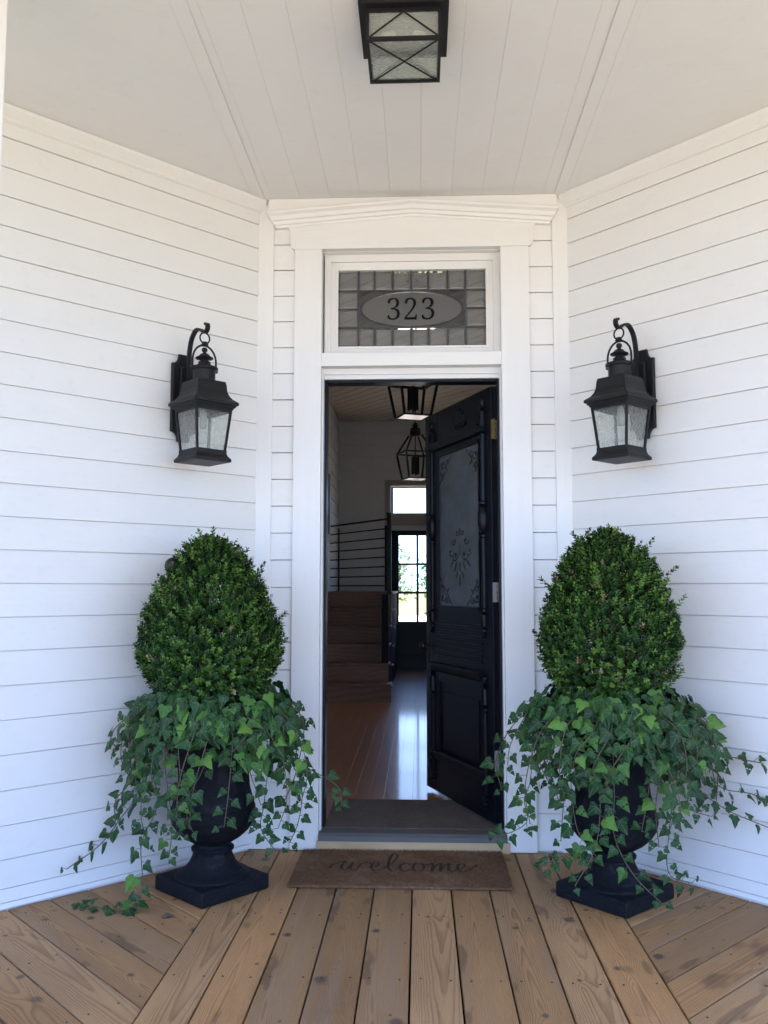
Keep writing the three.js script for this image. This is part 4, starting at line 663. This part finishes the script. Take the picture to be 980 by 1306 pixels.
function ivy(center, seed, vines, wallN, wallD, label) {
  const r = rng(seed), I = thing('ivy_plant', label, 'ivy', [center[0], .72, center[1]], 0, 'ivy trailing from the urns'); const [cx, cz] = center;
  const stems = [], leaves = [];   // leaves in world coords
  const inWall = (p) => wallN[0] * p.x + wallN[1] * p.z - wallD;   // distance in front of the side wall
  function addLeaf(p, n, tipDir, size, tone, dead) { if (inWall(p) < .02) { const d = .025 - inWall(p); p.x += wallN[0] * d; p.z += wallN[1] * d; } leaves.push({ p: p.clone(), n: n.clone().normalize(), t: tipDir.clone(), size, tone, dead }); }
  const outward = p => V3(p.x - cx, 0, p.z - cz).normalize();
  function vine(pts, every, smax, bright) {
    const cur = new THREE.CatmullRomCurve3(pts), L = cur.getLength(); stems.push(new THREE.TubeGeometry(cur, Math.max(10, Math.round(L / .03)), .0023, 4, false));
    const n = Math.max(3, Math.round(L / every)); let side = r() < .5 ? 1 : -1;
    for (let i = 1; i <= n; i++) {
      const t = i / n, p = cur.getPoint(Math.min(1, t)), tg = cur.getTangent(Math.min(1, t)); side *= -1;
      const o = outward(p), view = o.clone().multiplyScalar(.55).add(V3(0, .35, .6)).normalize();
      const lat = V3().crossVectors(tg, view).normalize().multiplyScalar(side), pet = lat.clone().multiplyScalar(.8).add(tg.clone().multiplyScalar(.35)).add(view.clone().multiplyScalar(.45)).normalize(), q = p.clone().addScaledVector(pet, rr(.012, .034, r)); if (q.y < .012) q.y = .014 + .01 * r();
      stems.push(new THREE.TubeGeometry(new THREE.CatmullRomCurve3([p, p.clone().lerp(q, .5).add(V3(0, .004, 0)), q]), 3, .0012, 4, false));
      const nn = view.clone().add(V3(rr(-.55, .55, r), rr(-.35, .45, r), rr(-.4, .4, r))), td = lat.clone().multiplyScalar(.7).add(V3(rr(-.3, .3, r), -.75, rr(-.2, .3, r)));
      if (p.y < .06) { nn.set(rr(-.3, .3, r), 1, rr(.1, .6, r)); }
      const sz = smax * (1.08 - .5 * t * t) * rr(.75, 1.15, r); addLeaf(q, nn, td, sz, r() < bright ? (r() < .45 ? 3 : 2) : (r() < .5 ? 1 : (r() < .6 ? 0 : 4)), false);
    }
  }
  for (const v of vines) {
    const P = v.map(a => V3(...a)), o = outward(P[0]); const start = V3(cx + o.x * .16, .74, cz + o.z * .16), over = V3(cx + o.x * .30, .835, cz + o.z * .30), fall = V3((over.x + P[0].x) / 2 + o.x * .04, Math.max(P[0].y + .03, (over.y + P[0].y) / 2 + .05), (over.z + P[0].z) / 2 + o.z * .03);
    vine([start, over, fall, ...P], .042, .072, .36);
  }
  // shorter random trails all round
  for (let i = 0; i < 28; i++) { const th = (i + rr(-.3, .3, r)) / 28 * 6.283, o = V3(Math.cos(th), 0, Math.sin(th)), R = rr(.30, .44, r), drop = rr(.14, .46, r) * (o.z > -.3 ? 1 : .6), base = V3(cx, 0, cz); const at = (rad, y) => base.clone().addScaledVector(o, rad).setY(y);
    const tw = rr(-.1, .1, r), pts = [at(.12, .73), at(.26, .85), at(R, .80), at(R + .03, .80 - drop * .6), at(R - .02, .80 - drop)]; pts[3].x += tw; pts[4].x += tw * 1.3; for (const p of pts) { const d = inWall(p); if (d < .03) { p.x += wallN[0] * (.04 - d); p.z += wallN[1] * (.04 - d); } } vine(pts, .046, .072, .3); }
  // dense crown of leaves over the rim
  for (let i = 0; i < 450; i++) {
    const th = r() * 6.283, k = r(), o = V3(Math.cos(th), 0, Math.sin(th)), bulge = .8 + .5 * NZ(th * 1.5 + seed, 4.2), low = (.17 + .17 * NZ(th * 2.2 + seed, 9.1)) * (1 - (seed === 61 ? .62 : .3) * Math.exp(-Math.pow((th - 1.5) / .55, 2)));
    const rad = k < .4 ? .17 + .19 * k / .4 * bulge : .34 * (.70 + .30 * bulge) + .05 * Math.sin((k - .4) * 4) - rr(0, .07, r), y = k < .4 ? .945 - .05 * k / .4 : .895 - low * (k - .4) / .6; const p = V3(cx + o.x * rad, y + rr(-.03, .03, r), cz + o.z * rad);
    const nn = o.clone().multiplyScalar(.55 + .6 * k).add(V3(rr(-.45, .45, r), rr(.1, .8, r), rr(-.3, .5, r))), td = o.clone().multiplyScalar(.4).add(V3(rr(-.5, .5, r), -.8, rr(-.3, .3, r))); addLeaf(p, nn, td, rr(.042, .080, r), r() < .13 ? 3 : r() < .32 ? 2 : r() < .5 ? 1 : r() < .8 ? 0 : 4, false);
  }
  // place: the 300 that show most as parts, the rest in one part
  leaves.forEach(l => { const c = V3(.017, 1.4, 4.77).sub(l.p).normalize(); l.w = l.size * (.3 + Math.abs(l.n.dot(c))) * ((l.p.z - cz) > -.08 ? 1 : .3); }); leaves.sort((a, b) => b.w - a.w);
  const rest = [], m4 = new THREE.Matrix4(), origin = V3(cx, .72, cz);
  leaves.forEach((l, i) => {
    const n = l.n, y = l.t.clone().addScaledVector(n, -l.t.dot(n)); if (y.lengthSq() < 1e-4) y.set(0, -1, .1); y.normalize(); const x = V3().crossVectors(y, n).normalize(); m4.makeBasis(x, y, n).setPosition(l.p.clone().sub(origin)); m4.scale(V3(l.size, l.size, l.size));
    const sh = ivyShapes[i % 3], mat = l.dead ? deadLeaf : leafMats[l.tone];
    if (i < 299) { const o = new THREE.Mesh(sh, mat); o.name = 'leaf'; o.applyMatrix4(m4); I.add(o); } else rest.push(sh.clone().applyMatrix4(m4));
  });
  if (rest.length) { const o = part('leaves', rest, leafMats[1], I); o.userData.kind = 'stuff'; }
  const sg = mergeGeometries(stems.map(s => s.toNonIndexed())); sg.translate(-cx, -.72, -cz); part('stems', sg, M({ c: [.10, .085, .05], roughness: .8 }), I);
}
const vinesL = [[[-1.306, 0.446, 0.69], [-1.385, 0.327, 0.69], [-1.477, 0.209, 0.69], [-1.578, 0.139, 0.822]], [[-1.327, 0.506, 0.74], [-1.384, 0.429, 0.76], [-1.381, 0.317, 0.76]],
[[-1.166, 0.43, 0.84], [-1.217, 0.279, 0.89], [-1.206, 0.088, 0.91], [-1.25, 0.012, 0.95], [-1.40, 0.012, 0.92], [-1.488, 0.012, 0.88]], [[-1.085, 0.342, 0.88], [-1.093, 0.22, 0.89]], [[-0.754, 0.66, 0.89], [-0.688, 0.447, 0.89]],
[[-0.624, 0.696, 0.74], [-0.526, 0.507, 0.76], [-0.539, 0.34, 0.76], [-0.58, 0.244, 0.74]], [[-0.558, 0.599, 0.64], [-0.363, 0.472, 0.66], [-0.349, 0.398, 0.68]], [[-0.683, 0.434, 0.84], [-0.696, 0.335, 0.84], [-0.628, 0.234, 0.84]],
[[-0.929, 0.729, 0.94], [-0.939, 0.613, 0.92], [-1.039, 0.425, 0.91], [-1.037, 0.321, 0.9]], [[-1.359, 0.729, 0.64], [-1.391, 0.652, 0.66]], [[-1.22, .62, .80], [-1.24, .40, .84], [-1.20, .26, .86]], [[-.60, .64, .82], [-.58, .46, .84], [-.62, .33, .83]]];
const vinesR = [[[0.514, 0.866, 0.772], [0.423, 0.691, 0.772], [0.411, 0.604, 0.772]], [[0.526, 0.74, 0.772], [0.508, 0.518, 0.772], [0.483, 0.456, 0.772], [0.495, 0.357, 0.772], [0.418, 0.308, 0.772], [0.358, 0.29, 0.772]],
[[0.661, 0.585, 0.852], [0.644, 0.44, 0.852], [0.631, 0.296, 0.852]], [[0.697, 0.354, 0.892], [0.746, 0.266, 0.872], [0.613, 0.231, 0.872], [0.552, 0.194, 0.872]], [[0.848, 0.51, 0.942], [0.844, 0.346, 0.942], [0.918, 0.191, 0.962], [1.039, 0.072, 0.972]],
[[0.787, 0.463, 0.942], [0.759, 0.287, 0.942], [0.673, 0.137, 0.942]], [[1.1, 0.379, 0.872], [1.093, 0.165, 0.872], [1.189, 0.133, 0.872]], [[1.289, 0.688, 0.722], [1.427, 0.642, 0.752], [1.527, 0.631, 0.814]],
[[1.244, 0.535, 0.772], [1.364, 0.427, 0.772], [1.537, 0.357, 0.822]], [[1.343, 0.525, 0.772], [1.49, 0.489, 0.772], [1.53, 0.477, 0.818]], [[1.028, 0.461, 0.922], [1.039, 0.294, 0.912]], [[1.201, 0.437, 0.822], [1.298, 0.401, 0.822]], [[0.99, 0.495, 0.932], [0.963, 0.364, 0.932]], [[1.10, .62, .86], [1.12, .48, .88], [1.10, .36, .88]]];
ivy(UL, 61, vinesL, [Math.sin(AL), Math.cos(AL)], Math.sin(AL) * XL, 'ivy trailing over the urn rim down to the round fitting wall');
ivy(UR, 62, vinesR, [-Math.sin(AR), Math.cos(AR)], -Math.sin(AR) * XR, 'bushy ivy spreading from the urn at the door hinge side');

// ================================================================= fallen leaves on the deck
[[-1.06, 1.0, .4], [-.50, .12, 1.2]].forEach(([x, z, a], i) => {
  const g = ivyShapes[i % 3].clone(); g.scale(.055, .055, .03); g.rotateX(-Math.PI / 2); g.rotateY(a); const o = new THREE.Mesh(g, M({ c: [[.13, .09, .06], [.11, .075, .05], [.62, .58, .52]][i], roughness: .9, side: THREE.DoubleSide })); o.name = numbered('fallen_leaf'); o.position.set(x, i ? .062 - .04 * (i === 1) : .008, z); if (i === 1) o.position.y = .022; if (i === 2) { o.position.set(.37, .012, .70); } scene.add(o);
  tag(o, ['dry brown leaf lying on the deck beside the black urn plinth', 'dry brown leaf lying on the coir doormat', 'pale curled leaf lying on the deck by the doormat corner'][i], 'leaf');
});

// ================================================================= trees behind the house, seen through the far door
function gardenTree(x, z, h, R, seed, label) {
  const T = thing('garden_tree', label, 'tree', [x, -.52, z], 0, 'trees behind the house'), r = rng(seed);
  part('trunk', [new THREE.CylinderGeometry(.09, .16, h * .6, 9).translate(0, h * .3, 0), rod([0, h * .4, 0], [R * .5, h * .7, .2], .05), rod([0, h * .45, 0], [-R * .5, h * .75, -.2], .05)], M({ c: [.10, .075, .05], roughness: 1 }), T);
  const pos = [], col = []; for (let i = 0; i < 1300; i++) { const u = r() * 6.283, v = Math.acos(2 * r() - 1), k = Math.cbrt(r()), cl = .8 + .35 * Math.sin(u * 3 + v * 4), p = V3(Math.sin(v) * Math.cos(u) * R * k * cl, h * .68 + Math.cos(v) * h * .34 * k * cl, Math.sin(v) * Math.sin(u) * R * k * cl), a = V3(r() - .5, r() - .5, r() - .5).normalize(), b = V3(r() - .5, r() - .5, r() - .5).cross(a).normalize(), s = .11 + .08 * r(); for (const q of [p, p.clone().addScaledVector(a, s), p.clone().addScaledVector(a, s * .5).addScaledVector(b, s * .7)]) pos.push(q.x, q.y, q.z); const c = .6 + .8 * r(); for (let j = 0; j < 3; j++) col.push(.10 * c, .19 * c, .04 * c); }
  const g = new THREE.BufferGeometry(); g.setAttribute('position', new THREE.Float32BufferAttribute(pos, 3)); g.setAttribute('color', new THREE.Float32BufferAttribute(col, 3)); g.computeVertexNormals(); const f = part('crown', g, new THREE.MeshStandardMaterial({ vertexColors: true, roughness: .7, side: THREE.DoubleSide }), T); f.userData.kind = 'stuff';
}
gardenTree(-1.1, -23, 3.4, 1.1, 5, 'leafy green tree behind the house beyond the glazed door hinge');
gardenTree(.95, -21.5, 3.2, 1.0, 6, 'leafy green tree behind the house showing in the glazed door pane edge');

scene.traverse(o => { if (o.isMesh && o.name !== 'sky') { o.castShadow = true; o.receiveShadow = true; } });
renderer.render(scene, camera);
